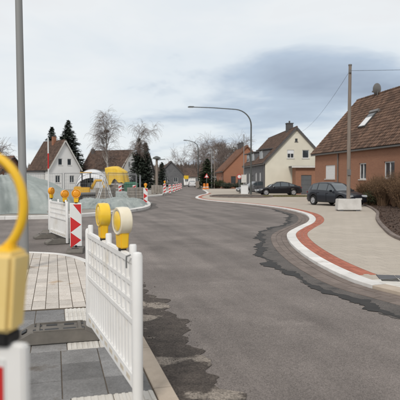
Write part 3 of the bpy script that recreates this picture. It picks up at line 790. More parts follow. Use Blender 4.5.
def house(name, label, A, d, L, W, ze, zr, wallm, tilem, front=(), gable=(), gable_mat=None, over=.28, group=None, base_z=0.0, verge='darktrim', tile=(.3, .33), gut=True, ext=0.0):
    """A = far corner on the front wall, d = direction along the front wall, house to the left of d"""
    d = Vector(d).normalized()
    t = thing(name, label, 'house', (A[0], A[1], base_z), math.atan2(d.y, d.x), group)
    wm_, gmat = MT[wallm], MT[gable_mat or wallm]
    Pf = lambda a, z, i: Vector((a, i, z)); Pg = lambda a, z, i: Vector((L - i, a, z))
    fr = wall_face([(0, 0), (L, 0), (L, ze), (0, ze)], [o[:4] for o in front], Pf).build('wall', wm_, t)
    wall_face([(0, 0), (W, 0), (W, ze), (W / 2, zr), (0, ze)], [o[:4] for o in gable], Pg).build('gable_wall', gmat, t)
    MB().add([(0, 0, 0), (0, W, 0), (0, W, ze), (0, W / 2, zr), (0, 0, ze)], [[0, 1, 2, 3, 4]]).build('gable_wall', gmat, t)
    MB().add([(0, W, 0), (L, W, 0), (L, W, ze), (0, W, ze)], [[0, 1, 2, 3]]).build('wall', wm_, t)
    for o in front: window(t, Pf, *o)
    for o in gable: window(t, Pg, *o)
    # roof: one slab for each slope with courses of separate tiles laid on it
    tw, tl = tile; sl = Vector((W / 2, zr - ze)); run = sl.length; cs, sn = sl.x / run, sl.y / run
    roof = None
    for side in (0, 1):
        def S(a, s, h):
            y = s * cs - h * sn; z = ze + s * sn + h * cs
            return Vector((a, y if side == 0 else W - y, z))
        b = MB(); a0, a1 = -over, L + over; s0 = -over * 1.15; s1 = run
        vs = [S(a, s, h) for h in (.02, .12) for a, s in ((a0, s0), (a1, s0), (a1, s1 + .02), (a0, s1 + .02))]
        b.add(vs, [[3, 2, 1, 0], [4, 5, 6, 7], [0, 1, 5, 4], [1, 2, 6, 5], [2, 3, 7, 6], [3, 0, 4, 7]])
        sb = b.build('roof', MT['darktrim'], t)
        if roof is None: roof = sb
        tm = MB(); nc = int((s1 - s0) / tl) + 1; nr = int((a1 - a0) / tw)
        tw2 = (a1 - a0) / nr; r = random.Random(5)
        for j in range(nc):
            ss = s0 - .03 + j * (s1 - s0) / nc; se = ss + (s1 - s0) / nc + .04
            for i in range(nr):
                x0 = a0 + i * tw2; j_ = r.uniform(-.006, .006)
                vs = []
                for s_, h_ in ((ss, .125 + .045 + j_), (se, .125 + .008 + j_)):
                    for k, (fx_, hh) in enumerate(((0, .0), (.3, .028), (.55, .0), (.98, .006))): vs.append(S(x0 + tw2 * fx_, s_, h_ + hh))
                vs += [S(x0, ss, .125), S(x0 + tw2 * .98, ss, .125)]
                fs = [[k, k + 1, 5 + k, 4 + k] for k in range(3)] + [[8, 9, 3, 2, 1, 0]]
                tm.add(vs, fs)
        tag(tm.build('tiles', MT[tilem], sb, fix=False), kind='stuff')
        for a in (a0 - .02, a1 + .02):
            v_ = MB(); vs = [S(x, s, h) for h in (-.06, .15) for x, s in ((a - .02, s0), (a + .02, s0), (a + .02, s1 + .03), (a - .02, s1 + .03))]
            v_.add(vs, [[3, 2, 1, 0], [4, 5, 6, 7], [0, 1, 5, 4], [1, 2, 6, 5], [2, 3, 7, 6], [3, 0, 4, 7]]); v_.build('verge_board', MT[verge], sb)
        if gut:
            p = S(a0, s0 - .05, .0); q_ = S(a1, s0 - .05, .0)
            MB().tube([p, q_], .065, 8).build('rain_gutter', MT['zinc'], sb)
    rg = MB(); n = int((L + 2 * over) / .4)
    for i in range(n):
        x = -over + i * (L + 2 * over) / n
        rg.tube([(x, W / 2, zr + .16), (x + (L + 2 * over) / n + .03, W / 2, zr + .17)], [.10, .115], 8)
    tag(rg.build('ridge_tiles', MT[tilem], roof), kind='stuff')
    return t
def chimney(root, x, y, z0, z1, m, w_=.6):
    c = MB().box((x, y, (z0 + z1) / 2), (w_, w_, z1 - z0)).build('chimney', MT[m], root)
    MB().box((x, y, z1 + .04), (w_ + .12, w_ + .12, .08)).build('chimney_cap', MT['chim'], c)
    MB().tube([(x, y, z1 + .08), (x, y, z1 + .35)], .1, 10).build('flue', MT['chim'], c)

# brick house on the right: windows, gutter pipe, skylight, dish
hb = house('brick_house', 'orange brick house with a big brown tiled roof, skylight and satellite dish', (10.0, 47), (.18, -1), 24, 8.0, 4.0, 8.45, 'oven', 'tile',
           front=[(2.2, 4.1, 1.7, 2.8, 'shutter'), (8.2, 9.25, 1.65, 2.8, 'glass'), (11.7, 13.0, 1.7, 2.8, 'glass'), (15.5, 16.9, 1.5, 2.8, 'glass'), (18.2, 19.6, 1.5, 2.9, 'glass')], base_z=PR, verge='tile')
MB().tube([(4.75, -.33, 3.9), (4.75, -.3, 3.8), (4.75, -.07, 3.6), (4.75, -.07, .05)], .05, 8).build('downpipe', MT['zinc'], hb, smooth=True)
sl_ = math.atan2(4.45, 4.0)
def on_roof(a, s, h): return Vector((a, s * math.cos(sl_) - h * math.sin(sl_), 4.0 + s * math.sin(sl_) + h * math.cos(sl_)))
def roof_box(a0, a1, s0, s1, h0, h1, nm, m, root):
    vs = [on_roof(a, s, h) for h in (h0, h1) for a, s in ((a0, s0), (a1, s0), (a1, s1), (a0, s1))]
    return MB().add(vs, [[3, 2, 1, 0], [4, 5, 6, 7], [0, 1, 5, 4], [1, 2, 6, 5], [2, 3, 7, 6], [3, 0, 4, 7]]).build(nm, MT[m], root)
sk = roof_box(5.6, 6.75, 1.95, 3.45, .12, .27, 'skylight', 'darkframe', hb)
roof_box(5.7, 6.65, 2.05, 2.95, .27, .283, 'roller_blind', 'shutter', sk)
roof_box(5.7, 6.65, 2.96, 3.32, .27, .281, 'pane', 'glass', sk)
roof_box(5.5, 6.85, 3.45, 3.7, .12, .33, 'flashing', 'zinc', sk)
ds = on_roof(3.6, 5.95, .2)
dish = MB(); dirv3 = Vector((-.93, -.33, .12)).normalized(); Mr = dirv3.to_track_quat('Z', 'Y').to_matrix()
dish.lathe([(1e-7, -.06), (.2, -.045), (.36, 0), (.47, .05), (.48, .055), (.37, .01), (.2, -.03), (1e-7, -.045)], 28, Mr, ds + Vector((0, 0, .42)))
do = dish.build('satellite_dish', MT['zinc'], hb, smooth=True)
MB().tube([ds + Vector((0, 0, -.3)), ds + Vector((0, 0, .42))], .035, 8).build('mast', MT['zinc'], do)
MB().tube([ds + Vector((0, 0, .1)), ds + Vector((0, 0, .2)) + dirv3 * .5], .015, 6).build('feed_arm', MT['zinc'], do)
MB().box(ds + Vector((0, 0, .22)) + dirv3 * .52, (.08, .08, .12)).build('receiver', MT['zinc'], do)

# flat-roofed garage between the houses
g = thing('garage', 'low flat roofed brick garage with a grey door beside the cream gable', 'garage', (10.55, 59.6, PR), 0)
Pf = lambda a, z, i: Vector((a, i, z))
wall_face([(0, 0), (5.2, 0), (5.2, 3.0), (0, 3.0)], [(.6, 1.75, .02, 2.15)], Pf).build('wall', MT['oven'], g)
MB().add([(0, 0, 0), (0, 2.2, 0), (0, 2.2, 3), (0, 0, 3)], [[0, 1, 2, 3]]).build('wall', MT['oven'], g)
window(g, Pf, .6, 1.75, .02, 2.15, 'door')
MB().box((2.45, 1.0, 3.08), (5.7, 2.7, .16)).build('flat_roof', MT['darktrim'], g)
MB().box((2.3, -.36, 3.05), (5.6, .06, .2)).build('fascia', MT['whitetrim'], g)

# cream house with a slate-clad street side
hc = house('cream_house', 'cream gabled house with brown roof, slate dormers and grey street wall', (6.45, 79), (1, -17), 17.1, 7.2, 3.65, 7.5, 'slate', 'tile2',
           front=[(13.2, 14.2, 1.1, 2.5, 'shutter'), (10.2, 11.2, 1.1, 2.5, 'shutter'), (7.6, 8.6, .05, 2.2, 'door'), (4.5, 5.5, 1.1, 2.5, 'shutter'), (1.5, 2.5, 1.1, 2.5, 'shutter')],
           gable=[(2.55, 3.35, 4.1, 5.05, 'half'), (4.3, 5.1, 4.1, 5.05, 'glass'), (3.45, 3.75, 6.0, 6.35, 'glass', 'darkframe')], gable_mat='cream', base_z=PR, over=.22)
chimney(hc, 13.5, 3.6, 6.9, 8.4, 'chim', .75)
for x in (13.4, 7.0, 2.6):       # dormers
    dm = MB().box((x, 1.25, 4.55), (2.3, 2.1, 1.5)).build('dormer', MT['slate'], hc)
    MB().box((x, 1.1, 5.36), (2.7, 2.7, .12), M=Matrix.Rotation(R(6), 3, 'X')).build('dormer_roof', MT['darktrim'], dm)
    for k in (-.55, .55):
        wnd = MB().box((x + k, .185, 4.65), (.85, .06, .95)).build('dormer_window', MT['frame'], dm)
        MB().box((x + k, .15, 4.65), (.7, .02, .8)).build('dormer_pane', MT['glass'], dm)
MB().tube([(16.9, -.08, 3.5), (16.9, -.08, .05)], .05, 8).build('downpipe', MT['zinc'], hc)
for k in range(2):
    MB().tube([(15.6 + k * .5, -.4, 3.4), (15.6 + k * .5, -.4, 3.41)], .02, 6).build('gutter_bracket', MT['zinc'], hc)

# brick house further on
hf = house('far_brick_house', 'red brick gabled house beyond the cream house with a dark hedge in front', (3.5, 116), (.06, -1), 15, 8.8, 3.4, 7.9, 'farbrick', 'tile3',
           front=[(11, 12.2, 1.1, 2.4, 'glass'), (7, 8.2, 1.1, 2.4, 'glass')],
           gable=[(1.4, 2.3, 1.0, 2.3, 'glass', 'darkframe'), (2.7, 3.6, 1.0, 2.3, 'glass', 'darkframe'), (5.2, 6.4, 1.0, 2.3, 'glass', 'darkframe')], base_z=PR, verge='tile3')
chimney(hf, 8, 4.4, 7.3, 9.0, 'chim', .8)
chimney(hf, 4, 4.4, 7.3, 9.0, 'chim', .6)

# white house on the left
c0 = Vector((-24.6, 88)); d_ = Vector((.72, -.69)).normalized()
hw = house('white_house', 'white gabled house with a steep brown roof behind the tarp heap', c0 - d_ * 6.4, d_, 6.4, 6.0, 3.35, 8.0, 'whitewall', 'tile2',
           front=[(1, 2, 1, 2.2, 'glass'), (4, 5, 1, 2.2, 'glass')],
           gable=[(1.75, 2.55, 4.0, 5.1, 'glass'), (3.5, 4.3, 4.0, 5.1, 'glass'), (1.2, 2.1, 1.1, 2.3, 'glass'), (3.9, 4.8, 1.1, 2.3, 'glass')], base_z=PX, verge='whitetrim')
chimney(hw, 3.6, 2.7, 7.4, 8.9, 'farbrick', .55)
MB().box((1.6, -1.6, 1.4), (7.0, 3.0, 2.8)).build('annex', MT['whitewall'], hw)
MB().box((1.6, -1.7, 2.88), (7.4, 3.4, .16)).build('annex_roof', MT['darktrim'], hw)
for x in (-.8, 1.2, 3.2): MB().box((x, -3.11, 1.6), (.9, .05, 1.0)).build('annex_window', MT['glass'], hw)

# brown roofed house behind the birch, with a wing
c0 = Vector((-13.9, 97.5)); d_ = Vector((.95, -.31)).normalized()
h2 = house('brown_roof_house', 'long brown roofed house with a white gable behind the birch', c0 - d_ * 8.2, d_, 8.2, 7.0, 3.6, 6.9, 'whitewall', 'tile2',
           front=[(1, 2.2, 1, 2.3, 'glass'), (4, 5.2, 1, 2.3, 'glass')], gable=[(2.3, 3.1, 3.9, 4.9, 'glass'), (3.9, 4.7, 3.9, 4.9, 'glass')], base_z=PX, verge='whitetrim')
chimney(h2, .5, 3.0, 5.2, 7.3, 'chim', .5)
c0 = Vector((-10.9, 104)); d_ = Vector((.97, -.24)).normalized()
house('small_house', 'small brown roofed house tucked behind the tall roadside conifers', c0 - d_ * 5.0, d_, 5.0, 6.0, 3.2, 6.5, 'whitewall', 'tile2', front=[(1, 2, 1, 2.2, 'glass')], base_z=PX)
# far houses at the end of the road
for (x, y, dx, dy, L_, W_, e_, r_, wm2, tm2, nm, lb) in (
        (-11.5, 146, .12, -1, 9, 6.2, 3.0, 6.2, 'slate', 'tile2', 'dark_gable_house', 'small dark grey gabled house at the end of the road'),
        (-6.2, 172, .9, -.3, 8, 7, 2.6, 5.2, 'whitewall', 'tile2', 'low_white_house', 'low white brown roofed house far off behind the yellow sign'),
        (3.2, 143, .15, -1, 9, 6, 2.9, 5.0, 'whitewall', 'tile2', 'white_cottage', 'small white cottage far off between the bare trees and the road'),
        (-43, 97, .9, -.4, 9, 7, 2.8, 5.6, 'farbrick', 'tile3', 'side_brick_house', 'brick house beside the white house, behind the grey lamp post')):
    house(nm, lb, (x, y), (dx, dy), L_, W_, e_, r_, wm2, tm2, front=[(1.5, 2.6, 1, 2.2, 'glass'), (5, 6.1, 1, 2.2, 'glass')], gable=[(1.2, 2.2, 1, 2.2, 'glass'), (3.8, 4.8, 1, 2.2, 'glass')], base_z=PX if x < 0 else PR, tile=(.5, .5))

# ------------------------------------------------------------------ cars
def interp(tab, x):
    if x <= tab[0][0]: return tab[0][1]
    for (x0, y0), (x1, y1) in zip(tab, tab[1:]):
        if x <= x1:
            t = (x - x0) / (x1 - x0); t = t * t * (3 - 2 * t) * .35 + t * .65
            return y0 + (y1 - y0) * t
    return tab[-1][1]
def car(label, loc, rz, paint, spec, group=None):
    """x forward, y left"""
    t = thing('parked_car', label, 'car', loc, rz, group)
    L, W, wb, rw = spec['L'], spec['W'], spec['wb'], spec['rw']; hw = W / 2
    belt, roof = spec['belt'], spec['roof']; xw = spec['xw']           # wheel positions
    def halfw(x):
        e_ = abs(x) / (L / 2); return hw * (1 - .16 * max(0, (e_ - .62) / .38) ** 2.2 - .02)
    def zlow(x):
        z = .20 + (.10 if abs(x) > L / 2 - .12 else 0)
        for c in xw:
            if abs(x - c) < rw + .05: z = max(z, rw + math.sqrt(max(0, (rw + .05) ** 2 - (x - c) ** 2)))
        return z
    xs = [-L / 2 + L * i / 90 for i in range(91)]
    secs = []
    for x in xs:
        h = halfw(x); b = interp(belt, x); z = min(zlow(x), b - .1); m = z + (b - z) * .55
        secs.append([(0, z), (h * .86, z), (h * .97, z + .02), (h * 1.0, max(z + .05, min(m, b - .12))), (h * .985, b - .07), (h * .93, b - .012), (h * .7, b + .012), (0, b + .03)])
    mb = MB(); n = len(secs[0]); ring = 2 * n - 2
    for x, sec in zip(xs, secs): mb.v += [(x, y, z) for y, z in sec] + [(x, -y, z) for y, z in sec[-2:0:-1]]
    for i in range(90):
        for k in range(ring): mb.f.append([i * ring + k, i * ring + (k + 1) % ring, (i + 1) * ring + (k + 1) % ring, (i + 1) * ring + k])
    mb.f.append(list(range(ring))); mb.f.append([90 * ring + k for k in range(ring)])
    mb.build('body', MT[paint], t, smooth=True)
    # cabin
    r0, r1 = roof[0][0], roof[-1][0]; top = max(z for _, z in roof)
    bw = lambda x: halfw(x) * .93
    def tw(x):
        hgt = (interp(roof, x) - interp(belt, x)) / (top - interp(belt, x)); return bw(x) * (1 - .26 * max(0, min(1, hgt)))
    nx = 40; cab = MB()
    for i in range(nx + 1):
        x = r0 + (r1 - r0) * i / nx; b = interp(belt, x) - .01; z = max(interp(roof, x), b + .012); w1 = tw(x)
        sec = [(bw(x), b), (w1 + .012, z - .05), (w1 - .03, z - .012), (w1 * .6, z + .012), (0, z + .02)]
        cab.v += [(x, y, zz_) for y, zz_ in sec] + [(x, -y, zz_) for y, zz_ in sec[-2::-1]]
    for i in range(nx):
        for k in range(8): cab.f.append([i * 9 + k, i * 9 + k + 1, (i + 1) * 9 + k + 1, (i + 1) * 9 + k])
    cab.build('cabin', MT[paint], t, smooth=True)
    def sideP(x, s, sg):
        b = interp(belt, x) - .01; z = max(interp(roof, x), b + .012) - .05; y = bw(x) + (tw(x) + .012 - bw(x)) * s
        return Vector((x, sg * (y + .006), b + (z - b) * s + .002))
    for sg in (-1, 1):
        for x0, x1, nm in spec['side']:
            g_ = MB(); g_.grid(lambda a, b_: sideP(x0 + (x1 - x0) * a, .1 + .84 * b_, sg), 10, 3); g_.build('side_window', MT['carglass'], t, smooth='all')
        MB().box((spec['mirror'], sg * (hw + .06), interp(belt, spec['mirror']) + .03), (.12, .2, .13)).build('mirror', MT[paint], t, bevel=.03, smooth=True)
        for x in spec['handles']:
            MB().box((x, sg * hw * .985, interp(belt, x) - .12), (.18, .03, .025)).build('door_handle', MT[paint], t, bevel=.006)
        for x in spec['seams']:
            MB().box((x, sg * hw * .982, .52), (.012, .012, .55)).build('door_seam', MT['black'], t)
        MB().box((0, sg * hw * .975, .25), (wb - 2 * rw - .14, .03, .07)).build('sill', MT['black'], t, bevel=.008)
        MB().box((L / 2 - .13, sg * hw * .64, interp(belt, L / 2 - .2) - .08), (.26, .36, .13), sg * R(-20)).build('headlight', MT['lampglass'], t, bevel=.03, smooth=True)
        MB().box((-L / 2 + .10, sg * hw * .72, .82), (.14, .26, .13), sg * R(16)).build('tail_light', MT['tail'], t, bevel=.03, smooth=True)
    for (x0, x1), nm in ((spec['ws'], 'windshield'), (spec['rs'], 'rear_window')):
        g_ = MB(); g_.grid(lambda a, b_: Vector((x0 + (x1 - x0) * a, (b_ * 2 - 1) * tw(x0 + (x1 - x0) * a) * .93, interp(roof, x0 + (x1 - x0) * a) + .03 - .028 * abs(b_ * 2 - 1) ** 3)), 8, 8)
        g_.build(nm, MT['carglass'], t, smooth='all')
    MB().box((L / 2 - .01, 0, .42), (.05, hw * 1.1, .16)).build('grille', MT['black'], t, bevel=.01)
    MB().box((L / 2 + .012, 0, .46), (.02, .52, .11)).build('number_plate', MT['refl_white'], t, bevel=.004)
    MB().box((-L / 2 - .005, 0, .62), (.02, .52, .11)).build('number_plate', MT['refl_white'], t, bevel=.004)
    tyre = rimm = None
    for c in xw:
        for sg in (-1, 1):
            y = sg * (hw - .1); Mx = Matrix.Rotation(R(-90) * sg, 3, 'X')
            w_ = MB().lathe([(rw * .62, -.09), (rw * .93, -.095), (rw, -.06), (rw, .06), (rw * .93, .095), (rw * .62, .09), (rw * .62, -.09)], 28, Mx).build('wheel', MT['tyre'], t, smooth=True)
            w_.location = (c, y, rw)
            rm_ = MB().lathe([(rw * .64, .06), (rw * .62, .085), (rw * .56, .07), (rw * .54, .03), (1e-7, .03)], 28, Mx)
            for k in range(5):
                a = 2 * math.pi * k / 5
                v1 = Mx @ Vector((rw * .55 * math.cos(a), rw * .55 * math.sin(a), .06)); v0 = Mx @ Vector((0, 0, .075))
                rm_.tube([v0, v1], [.04, .028], 6)
            rm_.build('rim', MT['rim'], w_, smooth=True)
    return t
HATCH = dict(L=3.95, W=1.70, wb=2.47, rw=.31, xw=(-1.20, 1.27),
    belt=[(-1.975, .50), (-1.95, .78), (-1.86, .92), (-1.2, .95), (.3, .90), (.85, .90), (1.4, .81), (1.8, .70), (1.93, .58), (1.975, .45)],
    roof=[(-1.88, .94), (-1.72, 1.22), (-1.5, 1.38), (-.9, 1.46), (-.2, 1.46), (.15, 1.38), (.95, .90)],
    side=[(-1.42, -.92, ''), (-.84, -.02, ''), (.04, .66, '')], mirror=.55, handles=(-.75, .1), seams=(-.86, .02, .92), ws=(.2, .88), rs=(-1.84, -1.55))
SEDAN = dict(L=4.65, W=1.83, wb=2.85, rw=.34, xw=(-1.42, 1.44),
    belt=[(-2.325, .55), (-2.3, .85), (-2.15, .97), (-1.5, .96), (.4, .89), (1.0, .86), (1.7, .74), (2.15, .62), (2.28, .52), (2.325, .42)],
    roof=[(-2.0, .97), (-1.5, 1.16), (-.9, 1.36), (-.3, 1.44), (.2, 1.40), (.7, 1.16), (1.15, .86)],
    side=[(-1.5, -1.02, ''), (-.92, -.12, ''), (-.04, .72, '')], mirror=.62, handles=(-.8, .1), seams=(-1.0, -.08, .95), ws=(.3, 1.08), rs=(-1.92, -.8))
WAGON = dict(HATCH, L=4.3, wb=2.6, xw=(-1.3, 1.35), belt=[(-2.15, .50), (-2.12, .80), (-2.0, .93), (-1.2, .95), (.3, .91), (.9, .90), (1.5, .81), (1.95, .70), (2.1, .58), (2.15, .45)],
    roof=[(-2.05, .94), (-1.85, 1.25), (-1.6, 1.40), (-.9, 1.47), (-.2, 1.46), (.2, 1.38), (1.0, .90)])
GC = 'cars parked by the houses'
car('dark hatchback parked facing the white concrete block', (8.55, 34.0, PR), R(-62), 'carblue', HATCH, GC)
car('black fastback saloon parked across the grey garage door', (8.15, 56.3, PR), R(184), 'carblack', SEDAN, GC)
car('grey hatchback parked behind the black saloon by the slate wall', (6.5, 63.8, PR), R(200), 'cargrey', WAGON, GC)
car('small white car far away in the middle of the road end', (-1.9, 128, 0), R(95), 'carwhite', WAGON)

# ------------------------------------------------------------------ trees and shrubs
def bare_tree(name, label, loc, H, r0, seed, m_trunk, m_twig, droop=.0, spread=.6, group=None, lean=(0, 0), kids=(9, 6, 5), twr=.012, first=.3, nest=False, limb=.52):
    r = random.Random(seed); t = thing(name, label, 'tree', loc, r.random() * 6, group)
    tr, tw_ = MB(), MB()
    def grow(p, d, L, rad, lev):
        n = 5 if lev == 0 else 4; pts = [p.copy()]; rs = [rad]; q_ = p.copy(); dd = d.copy()
        for i in range(n):
            w_ = .10 if lev == 0 else .22
            dd = dd + Vector((r.uniform(-w_, w_), r.uniform(-w_, w_), r.uniform(-w_, w_) * .5))
            if lev == 0: dd += Vector((lean[0], lean[1], .02))
            elif lev >= 2: dd += Vector((0, 0, -droop * (1.2 if lev == 3 else .5) * (i + 1) / n))
            else: dd += Vector((0, 0, .10))
            dd.normalize(); q_ = q_ + dd * (L / n); pts.append(q_.copy()); rs.append(max(rad * (1 - .8 * (i + 1) / n), twr))
        (tr if lev <= 1 else tw_).tube(pts, rs, 7 if lev == 0 else (5 if lev == 1 else 3), cap=False)
        if lev >= 3: return
        for k in range(kids[lev]):
            f = (first + (1 - first) * (k + r.random()) / kids[lev]) if lev == 0 else (.25 + .75 * (k + r.random()) / kids[lev])
            i = min(int(f * n), n - 1); u_ = f * n - i; pp = pts[i].lerp(pts[i + 1], min(u_, 1))
            ax = (pts[i + 1] - pts[i]).normalized(); a = r.uniform(0, 6.283); side = ax.orthogonal().normalized(); side.rotate(Matrix.Rotation(a, 3, ax))
            nd = (ax * (1 - spread * .75) + side * spread).normalized()
            ll = L * (limb if lev == 0 else .55) * r.uniform(.7, 1.15) * (1.15 - .45 * f if lev == 0 else 1)
            if lev == 2: ll = L * r.uniform(.7, 1.3)
            grow(pp, nd, ll, max(rs[i] * .5, twr), lev + 1)
    grow(Vector((0, 0, -.05)), Vector((0, 0, 1)), H * .92, r0, 0)
    tr.build('trunk', MT[m_trunk], t, smooth='all', fix=False); tw_.build('crown', MT[m_twig], t, fix=False)
    if nest: MB().lathe([(1e-7, -.25), (.28, -.15), (.36, .05), (.2, .2), (1e-7, .2)], 10, None, (nest[0], nest[1], nest[2])).build('nest', MT['bird'], t)
    return t
def conifer(name, label, loc, H, Rb, seed, m='needle', group=None, taper=1.0, start=.06, dens=1.0):
    r = random.Random(seed); t = thing(name, label, 'tree', loc, 0, group)
    MB().tube([(0, 0, -.05), (0, 0, H * .5), (0, 0, H * .97)], [H * .022, H * .014, .02], 8).build('trunk', MT['bark'], t)
    mb = MB(); n = int(H * 62 * dens)
    for i in range(n):
        f = start + (1 - start) * (i / n); z = H * f; rr = Rb * (1 - f ** taper) ** .8 * r.uniform(.55, 1.12) + .10; a = r.random() * 6.283
        up = r.uniform(-.25, .3); ca, sa = math.cos(a), math.sin(a)
        m_ = max(5, int(rr * 8))
        for k in range(m_):
            g = (k + .6 + r.random() * .4) / m_; p = Vector((ca * rr * g, sa * rr * g, z + rr * g * up - .25 * (g * rr) ** 1.3 * .35))
            l_ = r.uniform(.16, .38) * (.7 + .3 * rr); w_ = l_ * r.uniform(.3, .5)
            a2 = a + r.uniform(-1.1, 1.1); dv = Vector((math.cos(a2), math.sin(a2), r.uniform(-.7, .5))).normalized(); sd_ = dv.cross(Vector((r.uniform(-.5, .5), r.uniform(-.5, .5), 1))).normalized()
            mb.add([p - sd_ * w_, p + sd_ * w_, p + dv * l_ + sd_ * w_ * .3, p + dv * l_ * 1.25 - sd_ * w_ * .1, p + dv * l_ - sd_ * w_ * .5], [[0, 1, 2, 3, 4]])
    mb.build('crown', MT[m], t, fix=False); return t
def pine(name, label, loc, H, Rc, seed, group=None, m='pine'):
    r = random.Random(seed); t = thing(name, label, 'tree', loc, 0, group)
    tr = MB(); tr.tube([(0, 0, -.05), (.1, 0, H * .4), (.0, .1, H * .9)], [.22, .16, .05], 8, cap=False); mb = MB()
    for k in range(16):
        a = r.random() * 6.283; z = H * r.uniform(.55, .97); rad = Rc * r.uniform(.25, 1.0) * (1.15 - abs(z / H - .75) * 1.6); c = Vector((math.cos(a) * rad * .7, math.sin(a) * rad * .7, z))
        tr.tube([(0, 0, z - H * .12), c * 1.0], [.07, .03], 5, cap=False)
        cr = Rc * r.uniform(.28, .45)
        for _ in range(150):
            v_ = Vector((r.gauss(0, 1), r.gauss(0, 1), r.gauss(0, .6))).normalized() * cr * r.uniform(.5, 1.05); p = c + v_
            dv = (v_.normalized() + Vector((r.uniform(-.6, .6), r.uniform(-.6, .6), r.uniform(-.2, .7)))).normalized(); sd_ = dv.orthogonal().normalized(); l_ = r.uniform(.15, .35)
            mb.add([p - sd_ * l_ * .35, p + sd_ * l_ * .35, p + dv * l_], [[0, 1, 2]])
    tr.build('trunk', MT['bark'], t, smooth='all'); mb.build('crown', MT[m], t, fix=False); return t

bare_tree('birch_tree', 'tall bare birch with drooping twigs and a dark nest, behind the yellow sheet', (-11.4, 68, PX), 8.9, .17, 11, 'birch', 'twig', .5, .36, kids=(18, 8, 8), twr=.0075, first=.40, nest=(.6, -.3, 7.7), limb=.33)
bare_tree('birch_tree', 'leaning bare birch with hanging twigs beside the tall birch', (-10.7, 66, PX), 8.4, .13, 23, 'birch', 'twig', .65, .34, lean=(.18, .0), kids=(11, 8, 8), twr=.0075, first=.55, limb=.3).rotation_euler = (0, 0, 0)
conifer('conifer', 'large dark conifer behind the white house gable', (-23.8, 98, PX), 12.3, 3.9, 3, group='conifers', dens=1.5)
conifer('conifer', 'smaller dark conifer behind the white house chimney', (-27.6, 101, PX), 11.4, 3.2, 4, group='conifers', dens=1.4)
conifer('conifer', 'tallest dark conifer at the small brown roofed house', (-9.9, 88, PX), 8.3, 2.1, 5, group='conifers', dens=1.4)
conifer('conifer', 'slimmer dark conifer beside the tallest one at the small house', (-8.75, 87, PX), 7.5, 1.7, 6, group='conifers', dens=1.4)
conifer('conifer', 'dark conifer by the dark grey gabled house', (-8.3, 118, PX), 5.4, 1.6, 7, group='conifers')
conifer('conifer', 'low dark yew at the bend next to the second street lamp', (1.3, 101, PR), 5.6, 2.0, 8, 'evergreen', group='conifers', taper=1.6)
pine('pine_tree', 'round topped pine standing behind the bare trees', (5.6, 139, PR), 11.0, 2.3, 2, 'pines')
pine('pine_tree', 'broad pine showing above the red brick gable', (8.3, 133, PR), 9.6, 2.6, 5, 'pines')
GT = 'bare trees at the bend of the road'
labs = ['bare tree behind the yellow detour sign', 'bare tree behind the second street lamp', 'bare tree rising above the white cottage', 'bare tree between the cottage and the pine', 'bare tree crowding the round topped pine', 'bare tree beside the red brick house', 'bare tree behind the red brick house chimney', 'bare tree at the far left of the cottage roof']
for i, (x, y, h_) in enumerate(((-4.6, 150, 8), (-.6, 140, 10.0), (2.2, 132, 10.4), (4.3, 136, 10), (6.6, 128, 9.5), (4.2, 122, 8.4), (10.6, 140, 11), (.6, 150, 9.6))):
    bare_tree('bare_tree', labs[i], (x, y, PR if x > 0 else PX), h_, .16, 40 + i, 'bark', 'twigfar', .1, .62, GT, kids=(11, 7, 6), twr=.018, first=.22)
for i, (x, y, h_, lb) in enumerate(((-33.5, 86, 7.2, 'bare fruit tree beside the white house annex'), (-30.2, 80, 6.0, 'low bare tree in front of the side brick house'), (-17.2, 100, 5.5, 'bare shrub tree between the white house and the brown roof'))):
    bare_tree('bare_tree', lb, (x, y, PX), h_, .14, 60 + i, 'bark', 'twigfar', .05, .7, kids=(10, 7, 6), twr=.016, first=.25)
# wooded hillside far off
wd = MB(); r = random.Random(4)
for i in range(2600):
    a, b = r.random(), r.random() ** 1.4; x, y, z = hillP(a, b); x += r.uniform(-7, 7); h_ = r.uniform(4.5, 8.5)
    for k in range(7):
        an = r.random() * 6.28; q0 = r.uniform(.3, 1.6)
        base = (x + math.cos(an) * q0 * .3, y + math.sin(an) * q0 * .3, z - .5); tip = (x + math.cos(an) * q0 * 1.6, y + math.sin(an) * q0 * 1.6, z + h_ * r.uniform(.6, 1))
        w_ = r.uniform(.4, 1.1); md = tuple((base[c] * .4 + tip[c] * .6) for c in range(3))
        wd.add([base, (md[0] - w_, md[1], md[2]), tip, (md[0] + w_, md[1], md[2])], [[0, 1, 2, 3]])
tag(wd.build('far_wood', MT['woodhill'], fix=False), 'brown leafless wood on the far hillside', 'wood', kind='stuff')

